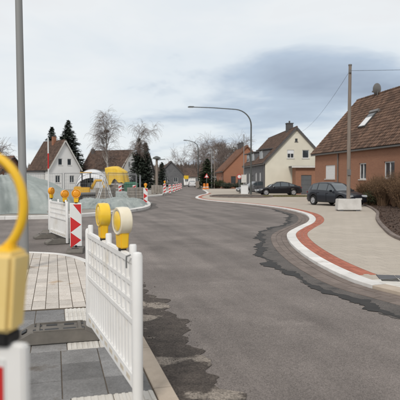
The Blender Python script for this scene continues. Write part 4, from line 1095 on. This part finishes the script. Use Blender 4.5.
def shrub(name, label, loc, H, Rr, seed, mt, ml, n=170, leaves=2600, group=None, lsize=.035):
    r = random.Random(seed); t = thing(name, label, 'shrub', loc, 0, group); st_, lf = MB(), MB()
    for i in range(n):
        a = r.random() * 6.283; b0 = Rr * .35 * r.random(); tip = Rr * r.uniform(.3, 1.05); hh = H * r.uniform(.6, 1.05) * (1 - .25 * (tip / Rr) ** 2)
        p0_ = Vector((math.cos(a) * b0, math.sin(a) * b0, -.03)); p2 = Vector((math.cos(a) * tip, math.sin(a) * tip, hh)); p1 = p0_.lerp(p2, .5) + Vector((r.uniform(-.1, .1), r.uniform(-.1, .1), H * .08))
        pts = [p0_, p0_.lerp(p1, .5), p1, p1.lerp(p2, .5), p2]; st_.tube(pts, [.014, .012, .009, .007, .004], 3, cap=False)
        for _ in range(7):
            f = r.uniform(.25, 1); k = min(int(f * 4), 3); p = pts[k].lerp(pts[k + 1], f * 4 - k); e_ = p + Vector((r.uniform(-.3, .3), r.uniform(-.3, .3), r.uniform(.0, .35))); st_.tube([p, e_], [.006, .003], 3, cap=False)
            for _k in range(max(1, leaves // (n * 7))):
                c = p.lerp(e_, r.random()) + Vector((r.uniform(-.04, .04), r.uniform(-.04, .04), r.uniform(-.04, .04))); d1 = Vector((r.uniform(-1, 1), r.uniform(-1, 1), r.uniform(-1, 1))).normalized(); d2 = d1.orthogonal().normalized(); l_ = r.uniform(.6, 1.3) * lsize
                lf.add([c, c + d1 * l_ + d2 * l_ * .5, c + d1 * l_ * 2, c + d1 * l_ - d2 * l_ * .5], [[0, 1, 2, 3]])
    st_.build('stems', MT[mt], t, fix=False); lf.build('foliage', MT[ml], t, fix=False); return t
# mulch bed with its edging, along the brick house
bed = [(11.6, 37.2), (10.7, 35.6), (10.0, 31.6), (8.75, 26.4), (7.25, 21.8), (6.15, 17.8), (5.45, 14.6), (5.6, 12.4), (7.0, 11.2), (10, 10.6)]
BC = Curve(bed, -1)
edge = BC.sample(0, BC.len, 0, .3)
bm_ = bmesh.new(); poly = edge + [Vector((15.8, 11)), Vector((14.0, 24)), Vector((12.1, 36.8))]
struct(fill('flower_bed', poly, PR + .02, MT['mulch']))
ke = struct(MB().add([(9, 30, -.02), (9.01, 30, -.02), (9, 30.01, -.02)], [[0, 1, 2]]).build('bed_edging', MT['darktac']))
s = 0.2
while s < BC.len - .8:
    mb = MB(); stone(mb, BC, s, s + .8, -.14, .0, -.01, PR + .075, .004, 3); mb.build('edging_stone', MT['gutter'], ke); s += .8
ch = MB(); r = random.Random(12)
for i in range(9000):
    d = r.uniform(0, BC.len); o_ = r.random() ** 1.2 * 5.0 + .05; p = BC.at(d, -o_ if False else o_)
    # keep the chips on the house side of the edging
    wl = 10 + .18 * (47 - p.y) - .15
    if p.x > wl: continue
    l_ = r.uniform(.02, .06); a = r.random() * 6.28; z_ = PR + .025 + r.random() * .05
    ch.add([(p.x - l_ * math.cos(a), p.y - l_ * math.sin(a), z_), (p.x + l_ * .4 * math.sin(a), p.y - l_ * .4 * math.cos(a), z_ + r.uniform(0, .03)), (p.x + l_ * math.cos(a), p.y + l_ * math.sin(a), z_ + r.uniform(-.01, .03)), (p.x - l_ * .4 * math.sin(a), p.y + l_ * .4 * math.cos(a), z_)], [[0, 1, 2, 3]])
tag(ch.build('bark_mulch', MT['mulch'], fix=False), 'dark bark mulch covering the bed by the brick house', 'mulch', kind='stuff')
GS = 'leafless shrubs along the brick house'
sl = ['brown shrub at the end of the mulch bed by the hatchback', 'brown shrub under the middle brick house window', 'brown shrub second from the hatchback along the wall', 'tall brown shrub where the hedge thickens by the wall', 'tall brown shrub below the third brick house window', 'brown shrub at the front of the mulch bed hedge', 'brown shrub furthest along the mulch bed']
for i, (x, y, h_, rr) in enumerate(((11.05, 35.6, 1.55, .8), (11.35, 34.4, 1.8, .85), (11.2, 33.1, 1.9, .9), (11.75, 31.9, 2.2, 1.0), (12.0, 30.4, 2.35, 1.05), (11.3, 29.6, 1.7, .95), (12.4, 28.6, 2.4, 1.1))):
    shrub('shrub', sl[i], (x, y, PR + .02), h_, rr, 70 + i, 'shrubtwig', 'shrubleaf', 260, 3600, GS, .03)
shrub('evergreen_shrub', 'dark green shrub at the foot of the brown hedge', (10.75, 33.6, PR + .02), .75, .6, 91, 'shrubtwig', 'evergreen', 120, 3600, None, .045)
# grass strip in front of the garage
gr = MB(); r = random.Random(8)
for i in range(7000):
    x = r.uniform(6.2, 10.9); y = r.uniform(51.0, 53.6); h_ = r.uniform(.05, .16); a = r.random() * 3.14
    gr.add([(x - .02 * math.cos(a), y - .02 * math.sin(a), PR), (x + .02 * math.cos(a), y + .02 * math.sin(a), PR), (x + r.uniform(-.05, .05), y + r.uniform(-.05, .05), PR + h_)], [[0, 1, 2]])
tag(gr.build('grass', MT['grass'], fix=False), 'dry grass strip in front of the parked saloon', 'grass', kind='stuff')
# oval island bed at the lamp
isl = [Vector((4.0 + 2.9 * math.cos(2 * math.pi * i / 28), 52.5 + 4.2 * math.sin(2 * math.pi * i / 28))) for i in range(28)]
struct(fill('island_bed', isl, PR + .03, MT['dirt']))
IC = Curve(isl + [isl[0]], 1); ki = struct(MB().add([(4, 50, -.02), (4.01, 50, -.02), (4, 50.01, -.02)], [[0, 1, 2]]).build('island_edging', MT['gutter']))
for i in range(22):
    mb = MB(); stone(mb, IC, IC.len * i / 22, IC.len * (i + 1) / 22, -.02, .18, -.01, PR + .10, .005, 3); mb.build('edging_stone', MT['gutter'], ki)
GH = 'hedges by the red brick house'
shrub('hedge', 'low green hedge by the second street lamp', (3.0, 101.5, PR), 1.7, 2.1, 95, 'shrubtwig', 'evergreen', 160, 5200, GH, .10)
for i, x in enumerate((5.0, 7.2, 9.4)):
    shrub('hedge', ['dark hedge bush at the corner of the red brick house beside the green hedge', 'dark hedge bush under the paired dark windows of the red brick gable', 'dark hedge bush in front of the red brick gable next to the slate house'][i], (x, 99, PR), .95, 1.35, 96 + i, 'shrubtwig', 'needle', 120, 4200, GH, .09)

# ------------------------------------------------------------------ street lamps, poles, wires
def street_lamp(label, loc, H, reach, rz, rad=.085, bend=1.6):
    t = thing('street_lamp', label, 'street lamp', loc, rz, 'curved street lamps')
    pts = [(0, 0, -.02), (0, 0, H * .5), (0, 0, H - bend * 1.25)]
    for i in range(1, 9):
        a = R(90 * i / 8 * .95); pts.append((-bend * 1.15 * (1 - math.cos(a)), 0, H - bend * 1.25 + bend * 1.05 * math.sin(a)))
    e_ = pts[-1]; pts += [(e_[0] - (reach - 1.8) * .5, 0, e_[2] + .16), (-reach + .5, 0, e_[2] + .22)]
    n = len(pts); MB().tube(pts, [rad * (1 - .5 * i / n) for i in range(n)], 12).build('mast', MT['darkpole'], t, smooth=True)
    MB().tube([(0, 0, -.01), (0, 0, 1.1)], rad * 1.25, 12).build('base_sleeve', MT['darkpole'], t, smooth=True)
    z = e_[2] + .24
    hd = MB(); hd.extr([(0, -.05), (.12, .06), (.55, .07), (.75, .02), (.75, -.05)], (-reach + .6, 0, z), (-1, 0, 0), (0, 0, 1), (0, 1, 0), -.13, .13)
    h = hd.build('lamp_head', MT['darkpole'], t, bevel=.02, smooth=True)
    MB().box((-reach + .18, 0, z - .065), (.5, .2, .05)).build('lamp_glass', MT['lampglass'], h, bevel=.015)
street_lamp('tall curved street lamp standing in the oval island bed', (5.45, 57.8, PR + .03), 9.4, 6.6, R(2))
street_lamp('curved street lamp far off by the low green hedge', (-.35, 101, PR), 9.0, 2.6, R(0), .1, 1.2)

t = thing('concrete_block', 'white concrete block holding the tall wooden pole beside the hatchback', 'concrete block', (7.72, 28.1, PR), R(-3))
mb = MB(); mb.frustum(.05, .62, (1.22, .8), (1.16, .74)); mb.build('block', MT['concrete'], t, bevel=.025, smooth=True)
for x in (-.42, .42): MB().box((x, 0, .03), (.2, .76, .06)).build('runner', MT['darktac'], t)
t = thing('wooden_pole', 'tall grey wooden pole standing in the white concrete block', 'pole', (7.74, 28.15, PR + .6))
MB().tube([(0, 0, -.02), (0, 0, 3.5), (.02, 0, 6.9)], [.105, .095, .08], 12).build('shaft', MT['wood'], t, smooth=True)
MB().tube([(.02, 0, 6.9), (.02, 0, 6.97)], .095, 12).build('cap', MT['zinc'], t)
MB().box((.0, -.1, 6.6), (.1, .12, .16)).build('wire_clamp', MT['zinc'], t)
MB().box((.0, -.11, 1.4), (.16, .1, .3)).build('junction_box', MT['zinc'], t)
def wire(label, a, b, sag, rad=.008):
    a, b = Vector(a), Vector(b); pts = [a.lerp(b, i / 14) - Vector((0, 0, sag * 4 * (i / 14) * (1 - i / 14))) for i in range(15)]
    o = MB().tube(pts, rad, 4).build('overhead_wire', MT['black'], None); tag(o, label, 'wire', 'overhead wires')
wire('thin overhead wire from the wooden pole to the cream gable', (7.74, 28.1, 7.3), (10.9, 61.7, 6.9), .7)
wire('thin overhead wire from the wooden pole over the brick house', (7.76, 28.1, 7.3), (24, 24, 7.6), .25)

def plain_pole(label, loc, H, rad, m='greypole', cap=True):
    t = thing('utility_pole', label, 'pole', loc, 0, 'plain poles')
    MB().tube([(0, 0, -.02), (0, 0, H)], [rad, rad * .8], 10).build('shaft', MT[m], t, smooth=True)
    MB().tube([(0, 0, H), (0, 0, H + .08)], rad, 10).build('cap', MT['zinc'], t); return t
plain_pole('grey pole by the hedge, the stouter of the pair', (2.15, 100, PR), 7.3, .11)
plain_pole('grey pole by the hedge, the thinner of the pair', (2.65, 100, PR), 7.0, .08, 'wood')
plain_pole('thin grey flagpole in front of the slate wall', (5.55, 68.5, PR), 7.3, .055)

# ------------------------------------------------------------------ construction site on the left
def heap(name, label, c, sx, sy, H, seed, z0, m='tarp', rot=0.0):
    r = random.Random(seed); t = thing(name, label, 'covered heap', (c[0], c[1], z0), rot)
    ph = [r.uniform(0, 6.28) for _ in range(10)]
    def P(a, b):
        x = (a * 2 - 1); y = (b * 2 - 1); q_ = max(abs(x), abs(y)); rr = math.sqrt(x * x + y * y)
        f = max(0, 1 - (abs(x) ** 2.6 + abs(y) ** 2.6)); h_ = H * f ** .62
        h_ *= 1 + .10 * math.sin(5 * x + ph[0]) + .08 * math.sin(7 * y + ph[1])
        an = math.atan2(y, x)
        fold = .06 * rr * (math.sin(17 * an + ph[2] + 2 * math.sin(4 * rr)) + .8 * abs(math.sin(29 * an + ph[3] + math.sin(6 * rr))) + .5 * math.sin(53 * an + 3 * rr)) + .03 * math.sin(9 * x + 5 * y + ph[4]) + .035 * abs(math.sin(13 * x - 11 * y + 2 * math.sin(5 * y + ph[7]))) + .02 * abs(math.sin(27 * x + 19 * y + 3 * math.sin(4 * x + ph[8])))
        k = 1 + .05 * math.sin(11 * an + ph[5]) + .03 * math.sin(23 * an + ph[6])
        return Vector((x * sx * k, y * sy * k, max(.012, h_ + fold * min(1, f * 4))))
    mb = MB(); mb.grid(P, 180, 150); mb.build('tarp', MT[m], t, smooth='all')
    core = MB(); core.lathe([(min(sx, sy) * .6, 0), (min(sx, sy) * .5, H * .3), (min(sx, sy) * .25, H * .5), (1e-7, H * .55)], 14); core.build('heaped_material', MT['sand'], t)
    return t
heap('tarp_heap', 'large grey green tarp heap behind the kerb near the lamp post', (-10.6, 28.2), 3.9, 3.9, 1.62, 1, PX)
heap('tarp_heap', 'low flat tarp heap behind the curved kerb near the mesh fence', (-5.6, 32.5), 2.3, 4.0, .34, 2, PX)
heap('tarp_heap', 'small tarp heap further along the kerb by the green bin', (-7.0, 43.5), 2.4, 3.0, .55, 3, PX)
for i, (x, y) in enumerate(((-9.55, 24.4), (-7.0, 25.3), (-6.25, 27.2))):
    tag(MB().box((x, y, PX + .05), (.26, .13, .1), .4 * i).build('loose_brick', MT['brickpiece'], bevel=.008), ['loose red brick holding the tarp edge at the kerb', 'loose red brick holding the tarp near the corner', 'loose red brick on the tarp next to the low heap'][i], 'brick', 'bricks weighing down the tarp')

def fence(label, a, b):
    a, b = Vector(a), Vector(b); L = (b - a).length
    t = thing('mesh_fence', label, 'fence', (a.x, a.y, PX), math.atan2((b - a).y, (b - a).x), 'mesh construction fences')
    for x in (0, L): MB().tube([(x, 0, .08), (x, 0, 2.0)], .021, 8).build('post', MT['steel'], t)
    for z in (.2, 1.98): MB().tube([(0, 0, z), (L, 0, z)], .021, 8).build('rail', MT['steel'], t)
    wr = MB(); n = int(L / .16)
    for i in range(1, n): wr.box((L * i / n, 0, 1.09), (.006, .006, 1.76))
    for i in range(1, 8): wr.box((L / 2, 0, .2 + 1.78 * i / 8), (L, .006, .006))
    tag(wr.build('wire_mesh', MT['steel'], t, fix=False), kind='stuff')
    for x in (0, L): MB().box((x, 0, .065), (.24, .62, .13)).build('fence_foot', MT['concrete'], t, bevel=.02)
fence('mesh fence panel in front of the white house gable', (-8.9, 35.5), (-5.9, 33.9))
fence('mesh fence panel between the white gable and the yellow sheet', (-5.8, 34.1), (-4.4, 37.2))
fence('mesh fence panel beside the yellow sheet', (-8.6, 46.5), (-5.4, 46.2))
fence('mesh fence panel beyond the green bin', (-5.2, 46.5), (-5.6, 51))
fence('mesh fence panel running along behind the large tarp heap', (-13.0, 36.0), (-9.1, 35.7))

# mini digger
t = thing('mini_digger', 'small yellow mini digger behind the mesh fence', 'digger', (-9.5, 44, PX), R(10))
for y in (-.5, .5):
    tk = MB(); tk.extr([(-.75, .1), (-.62, 0), (.62, 0), (.75, .1), (.75, .28), (.62, .38), (-.62, .38), (-.75, .28)], (0, y, 0), (1, 0, 0), (0, 0, 1), (0, 1, 0), -.13, .13); k_ = tk.build('track', MT['tyre'], t, bevel=.02)
    for x in (-.55, 0, .55): MB().lathe([(.12, -.14), (.12, .14), (1e-7, .14)], 12, Matrix.Rotation(R(90), 3, 'X'), (x, y, .19)).build('roller', MT['rubber'], k_)
MB().box((-.1, 0, .72), (1.3, 1.1, .6)).build('engine_housing', MT['machine'], t, bevel=.08, smooth=True)
cabn = MB().box((.22, 0, 1.0), (.8, 1.0, .06)).build('cab_floor', MT['black'], t)
for x, y in ((-.1, -.45), (.55, -.45), (-.1, .45), (.55, .45)): MB().tube([(x, y, 1.0), (x, y, 2.1)], .035, 6).build('cab_post', MT['black'], cabn)
MB().box((.22, 0, 2.13), (.95, 1.1, .08)).build('cab_roof', MT['machine'], cabn, bevel=.02)
MB().box((.1, 0, 1.25), (.4, .45, .6)).build('seat', MT['black'], t, bevel=.05)
MB().tube([(.6, 0, .8), (1.0, 0, 1.5), (1.5, 0, 1.5)], [.13, .12, .09], 6).build('boom', MT['machine'], t)
MB().tube([(1.5, 0, 1.52), (1.7, 0, .75)], [.09, .07], 6).build('dipper_arm', MT['machine'], t)
MB().extr([(0, 0), (.4, -.1), (.45, -.4), (.1, -.5), (-.1, -.3)], (1.65, 0, .72), (1, 0, 0), (0, 0, 1), (0, 1, 0), -.25, .25).build('bucket', MT['black'], t)
MB().box((.95, 0, .25), (.08, 1.3, .35)).build('dozer_blade', MT['machine'], t)

# yellow sheet draped over a tall stack
t = thing('covered_stack', 'bright yellow sheet draped over a tall stack behind the fence', 'covered stack', (-8.0, 51.5, PX), R(-12))
ph = [rnd.uniform(0, 6.28) for _ in range(6)]
def ysP(a, b):
    th = 2 * math.pi * a; fold = 1 + .10 * math.sin(7 * th + ph[0]) * b + .05 * math.sin(13 * th + ph[1]) * b
    if b < .35: rr = b / .35; z = 2.85 - .18 * rr * rr
    else: rr = 1 + .18 * (b - .35); z = 2.67 - (b - .35) / .65 * (1.55 + .45 * math.sin(2 * th + 1) + .15 * math.sin(9 * th))
    x = math.cos(th); y = math.sin(th); k = (abs(x) ** 4 + abs(y) ** 4) ** -.25
    return Vector((x * k * rr * .95 * fold + .12 * (2.8 - z), y * k * rr * .8 * fold, z - .45 * (x * k * rr > .2) * max(0, x * k * rr - .2)))
mb = MB(); mb.grid(ysP, 72, 20); mb.build('yellow_sheet', MT['bagyellow'], t, smooth='all', weld=True)
for k in range(5): MB().box((0, 0, .1 + .42 * k), (1.5, 1.2, .34)).build('stacked_pallet', MT['wood'], t)

t = thing('canvas_tent', 'white domed canvas shelter behind the mini digger', 'tent', (-12.3, 62, PX), R(10))
def tnP(a, b):
    th = math.pi * a; k = 1 - .35 * abs(2 * b - 1) ** 3; return Vector((-1.9 * math.cos(th), -1.6 + 3.2 * b, 2.75 * k * max(0, math.sin(th)) ** .7))
mb = MB(); mb.grid(tnP, 24, 12); mb.build('canvas', MT['whitetent'], t, smooth='all')
for y in (-1.3, 0, 1.3): MB().tube([(-1.94 * math.cos(math.pi * i / 12), y, 2.79 * (1 - .35 * abs(y / 1.6) ** 3) * max(0, math.sin(math.pi * i / 12)) ** .7) for i in range(13)], .025, 6).build('hoop', MT['steel'], t)

t = thing('waste_bin', 'dark green waste container beside the white beacons', 'bin', (-6.35, 49.5, PX), R(15))
MB().frustum(.12, 1.15, (.95, .85), (1.2, 1.05)).build('body', MT['green'], t, bevel=.03, smooth=True)
MB().frustum(1.15, 1.36, (1.26, 1.1), (1.0, .7)).build('lid', MT['green'], t, bevel=.03, smooth=True)
for x in (-.4, .4):
    for y in (-.35, .35): MB().lathe([(.08, -.03), (.08, .03), (1e-7, .03)], 10, Matrix.Rotation(R(90), 3, 'X'), (x, y, .08)).build('wheel', MT['black'], t)
# leaning A-frame stand
t = thing('trestle', 'pale metal trestle leaning beside the mini digger', 'trestle', (-6.4, 36.3, PX), R(20))
for y in (-.35, .35):
    for x in (-.55, .55): MB().tube([(x, y, 0), (0, y, 1.75)], .03, 6).build('leg', MT['frame'], t)
for z, x in ((1.75, 0), (.7, .33), (.7, -.33)): MB().tube([(x, -.37, z), (x, .37, z)], .028, 6).build('crossbar', MT['frame'], t)
# further beacons with lamps along the works
bl = ['arrow beacon with amber lamp at the tip of the curved kerb', 'striped beacon beside the dark green bin', 'striped beacon on the kerb between the bin and the tip beacon', 'striped beacon with amber lamp by the pallet of stones', 'striped beacon next after the pallet of stones', 'striped beacon in the row beyond the pallet, middle one', 'striped beacon in the row beyond the pallet, end one']
bp = [(-3.45, 34.2, .02, True, True), (-6.6, 44.6, PX, False, False), (-5.35, 44, PX, False, False), (-3.75, 57.3, .14, False, True), (-3.5, 62.5, .0, False, False), (-3.35, 69, .0, False, False), (-3.3, 76, .0, False, False)]
for i, (x, y, z, ar, lm) in enumerate(bp):
    beacon(bl[i], (x, y, z), R(6), GBK, arrows=ar)
    if lm: lamp_unit(['amber lamp on the beacon at the curved kerb tip', '', '', 'amber lamp on the beacon by the pallet of stones'][i], (x, y + .02, z + 1.13), R(5), 'amber', 'beacon lamps')
for i, (x, y) in enumerate(((-3.28, 84), (-3.25, 92))):
    beacon(['striped beacon far along the works, last but one before the yellow sign', 'striped beacon far along the works, last before the yellow sign'][i], (x, y, 0), R(6), GBK, arrows=False)
# pallet of stones and site pole
t = thing('stone_pallet', 'pallet stacked with pale grey stones between the beacons', 'pallet', (-4.75, 59.5, PX), R(8))
for x in (-.5, 0, .5): MB().box((x, 0, .05), (.1, 1.0, .1)).build('bearer', MT['wood'], t)
MB().box((0, 0, .115), (1.2, 1.0, .03)).build('deck', MT['wood'], t)
k = 0
for zi in range(4):
    for xi in range(4):
        for yi in range(2): MB().box((-.45 + .3 * xi, -.24 + .48 * yi, .235 + .21 * zi), (.285, .46, .2)).build('stone_block', MT['stone'], t, bevel=.012)
pal = t
dup(pal, (-6.9, 39.5, PX), R(-14), 'pallet of pale stones behind the low tarp heap and the trestle', 'stone pallets')
dup(pal, (-4.9, 41.6, PX), R(30), 'pallet of pale stones by the kerb near the striped beacons', 'stone pallets')
pal['group'] = 'stone pallets'
for i, (x, y, z, lb) in enumerate(((-8.2, 40.6, .17, 'grey drain pipe lying on the ground, lower left of the pipe stack'), (-7.86, 40.7, .17, 'grey drain pipe lying on the ground, lower right of the pipe stack'), (-8.03, 40.65, .46, 'grey drain pipe lying on top of the two lower pipes'))):
    p_ = thing('drain_pipe', lb, 'pipe', (x, y, PX + z), R(60), 'grey drain pipes')
    mb = MB(); mb.lathe([(.165, -1.5), (.165, 1.3), (.19, 1.32), (.19, 1.5), (.15, 1.5), (.15, -1.5), (.165, -1.5)], 18, Matrix.Rotation(R(90), 3, 'Y')); mb.build('barrel', MT['zinc'], p_, smooth=True)
    MB().lathe([(.193, 1.36), (.197, 1.40), (.193, 1.44)], 18, Matrix.Rotation(R(90), 3, 'Y')).build('collar', MT['black'], p_)
t = thing('site_lamp_pole', 'stout grey pole with a broad lantern head behind the stone pallet', 'lamp pole', (-5.0, 62.5, PX))
MB().tube([(0, 0, -.02), (0, 0, 3.9)], [.17, .13], 12).build('shaft', MT['wood'], t, smooth=True)
MB().lathe([(.14, 3.9), (.5, 4.0), (.42, 4.15), (.1, 4.3), (1e-7, 4.3)], 16).build('lantern', MT['darkpole'], t, smooth=True)
MB().tube([(.1, 0, 3.85), (1.0, 0, 3.95)], .05, 8).build('arm', MT['darkpole'], t)
# signs at the bend
def sign(name, label, loc, H, draw):
    t = thing(name, label, 'sign', loc, R(3), 'road signs'); MB().tube([(0, .03, -.02), (0, .03, H)], .03, 8).build('post', MT['steel'], t); draw(t); return t
sign('detour_sign', 'yellow detour sign at the far end of the works', (-2.75, 108, 0), 2.6, lambda t: MB().box((0, 0, 2.2), (.9, .03, .7)).build('plate', MT['signyellow'], t, bevel=.01))
def warn(t):
    MB().extr([(-.45, 0), (.45, 0), (0, .8)], (0, 0, 2.0), (1, 0, 0), (0, 0, 1), (0, -1, 0), 0, .02).build('plate', MT['signred'], t)
    MB().extr([(-.27, .1), (.27, .1), (0, .58)], (0, -.021, 2.0), (1, 0, 0), (0, 0, 1), (0, -1, 0), 0, .004).build('white_field', MT['refl_white'], t)
sign('warning_sign', 'red edged warning triangle near the white cottage', (1.2, 98, PR), 2.8, warn)
def disc(t):
    Mx = Matrix.Rotation(R(90), 3, 'X'); MB().lathe([(1e-7, -.01), (.3, -.01), (.3, .01), (1e-7, .01)], 24, Mx, (0, 0, 2.0)).build('plate', MT['signred'], t)
    MB().lathe([(1e-7, .011), (.2, .011), (.2, .014), (1e-7, .014)], 24, Mx, (0, 0, 2.0)).build('white_field', MT['refl_white'], t)
sign('round_sign', 'round red and white sign by the slate wall of the cream house', (4.65, 64, PR), 2.3, disc)
t = sign('notice_sign', 'pale rectangular notice board on a post by the slate wall', (5.0, 61.5, PR), 2.4, lambda t: MB().box((0, 0, 1.75), (.6, .03, .9)).build('plate', MT['whitetrim'], t, bevel=.01))
t = thing('utility_cabinet', 'small white utility cabinet beside the tall street lamp', 'cabinet', (4.9, 59.5, PR))
MB().box((0, 0, .5), (.8, .35, 1.0)).build('body', MT['frame'], t, bevel=.02); MB().box((0, 0, 1.03), (.88, .42, .06)).build('lid', MT['frame'], t, bevel=.01)
MB().box((0, -.18, .5), (.7, .02, .85)).build('door', MT['shutter'], t)
for i, (x, y) in enumerate(((.75, 94), (1.3, 95.5))):
    t = thing('safety_barrel', ['orange plastic safety barrel at the kerb below the warning triangle', 'orange plastic safety barrel standing a step back from the kerb'][i], 'barrel', (x, y, PR), 0, 'orange barrels at the bend')
    MB().lathe([(.32, 0), (.32, .12), (.25, .14), (.23, .5), (.21, .52), (.19, .95), (.12, 1.0), (1e-7, 1.0)], 18).build('body', MT['orange'], t, smooth=True)
    MB().lathe([(.245, .28), (.236, .42)], 18).build('reflective_band', MT['refl_white'], t)
t = thing('wooden_board', 'tan wooden board propped on posts at the road edge by the bend', 'board', (-.45, 92, PR))
MB().box((0, 0, .85), (.6, .06, 1.1)).build('plate', MT['wood'], t)
for x in (-.25, .25): MB().box((x, .05, .4), (.06, .05, .84)).build('post', MT['wood'], t)
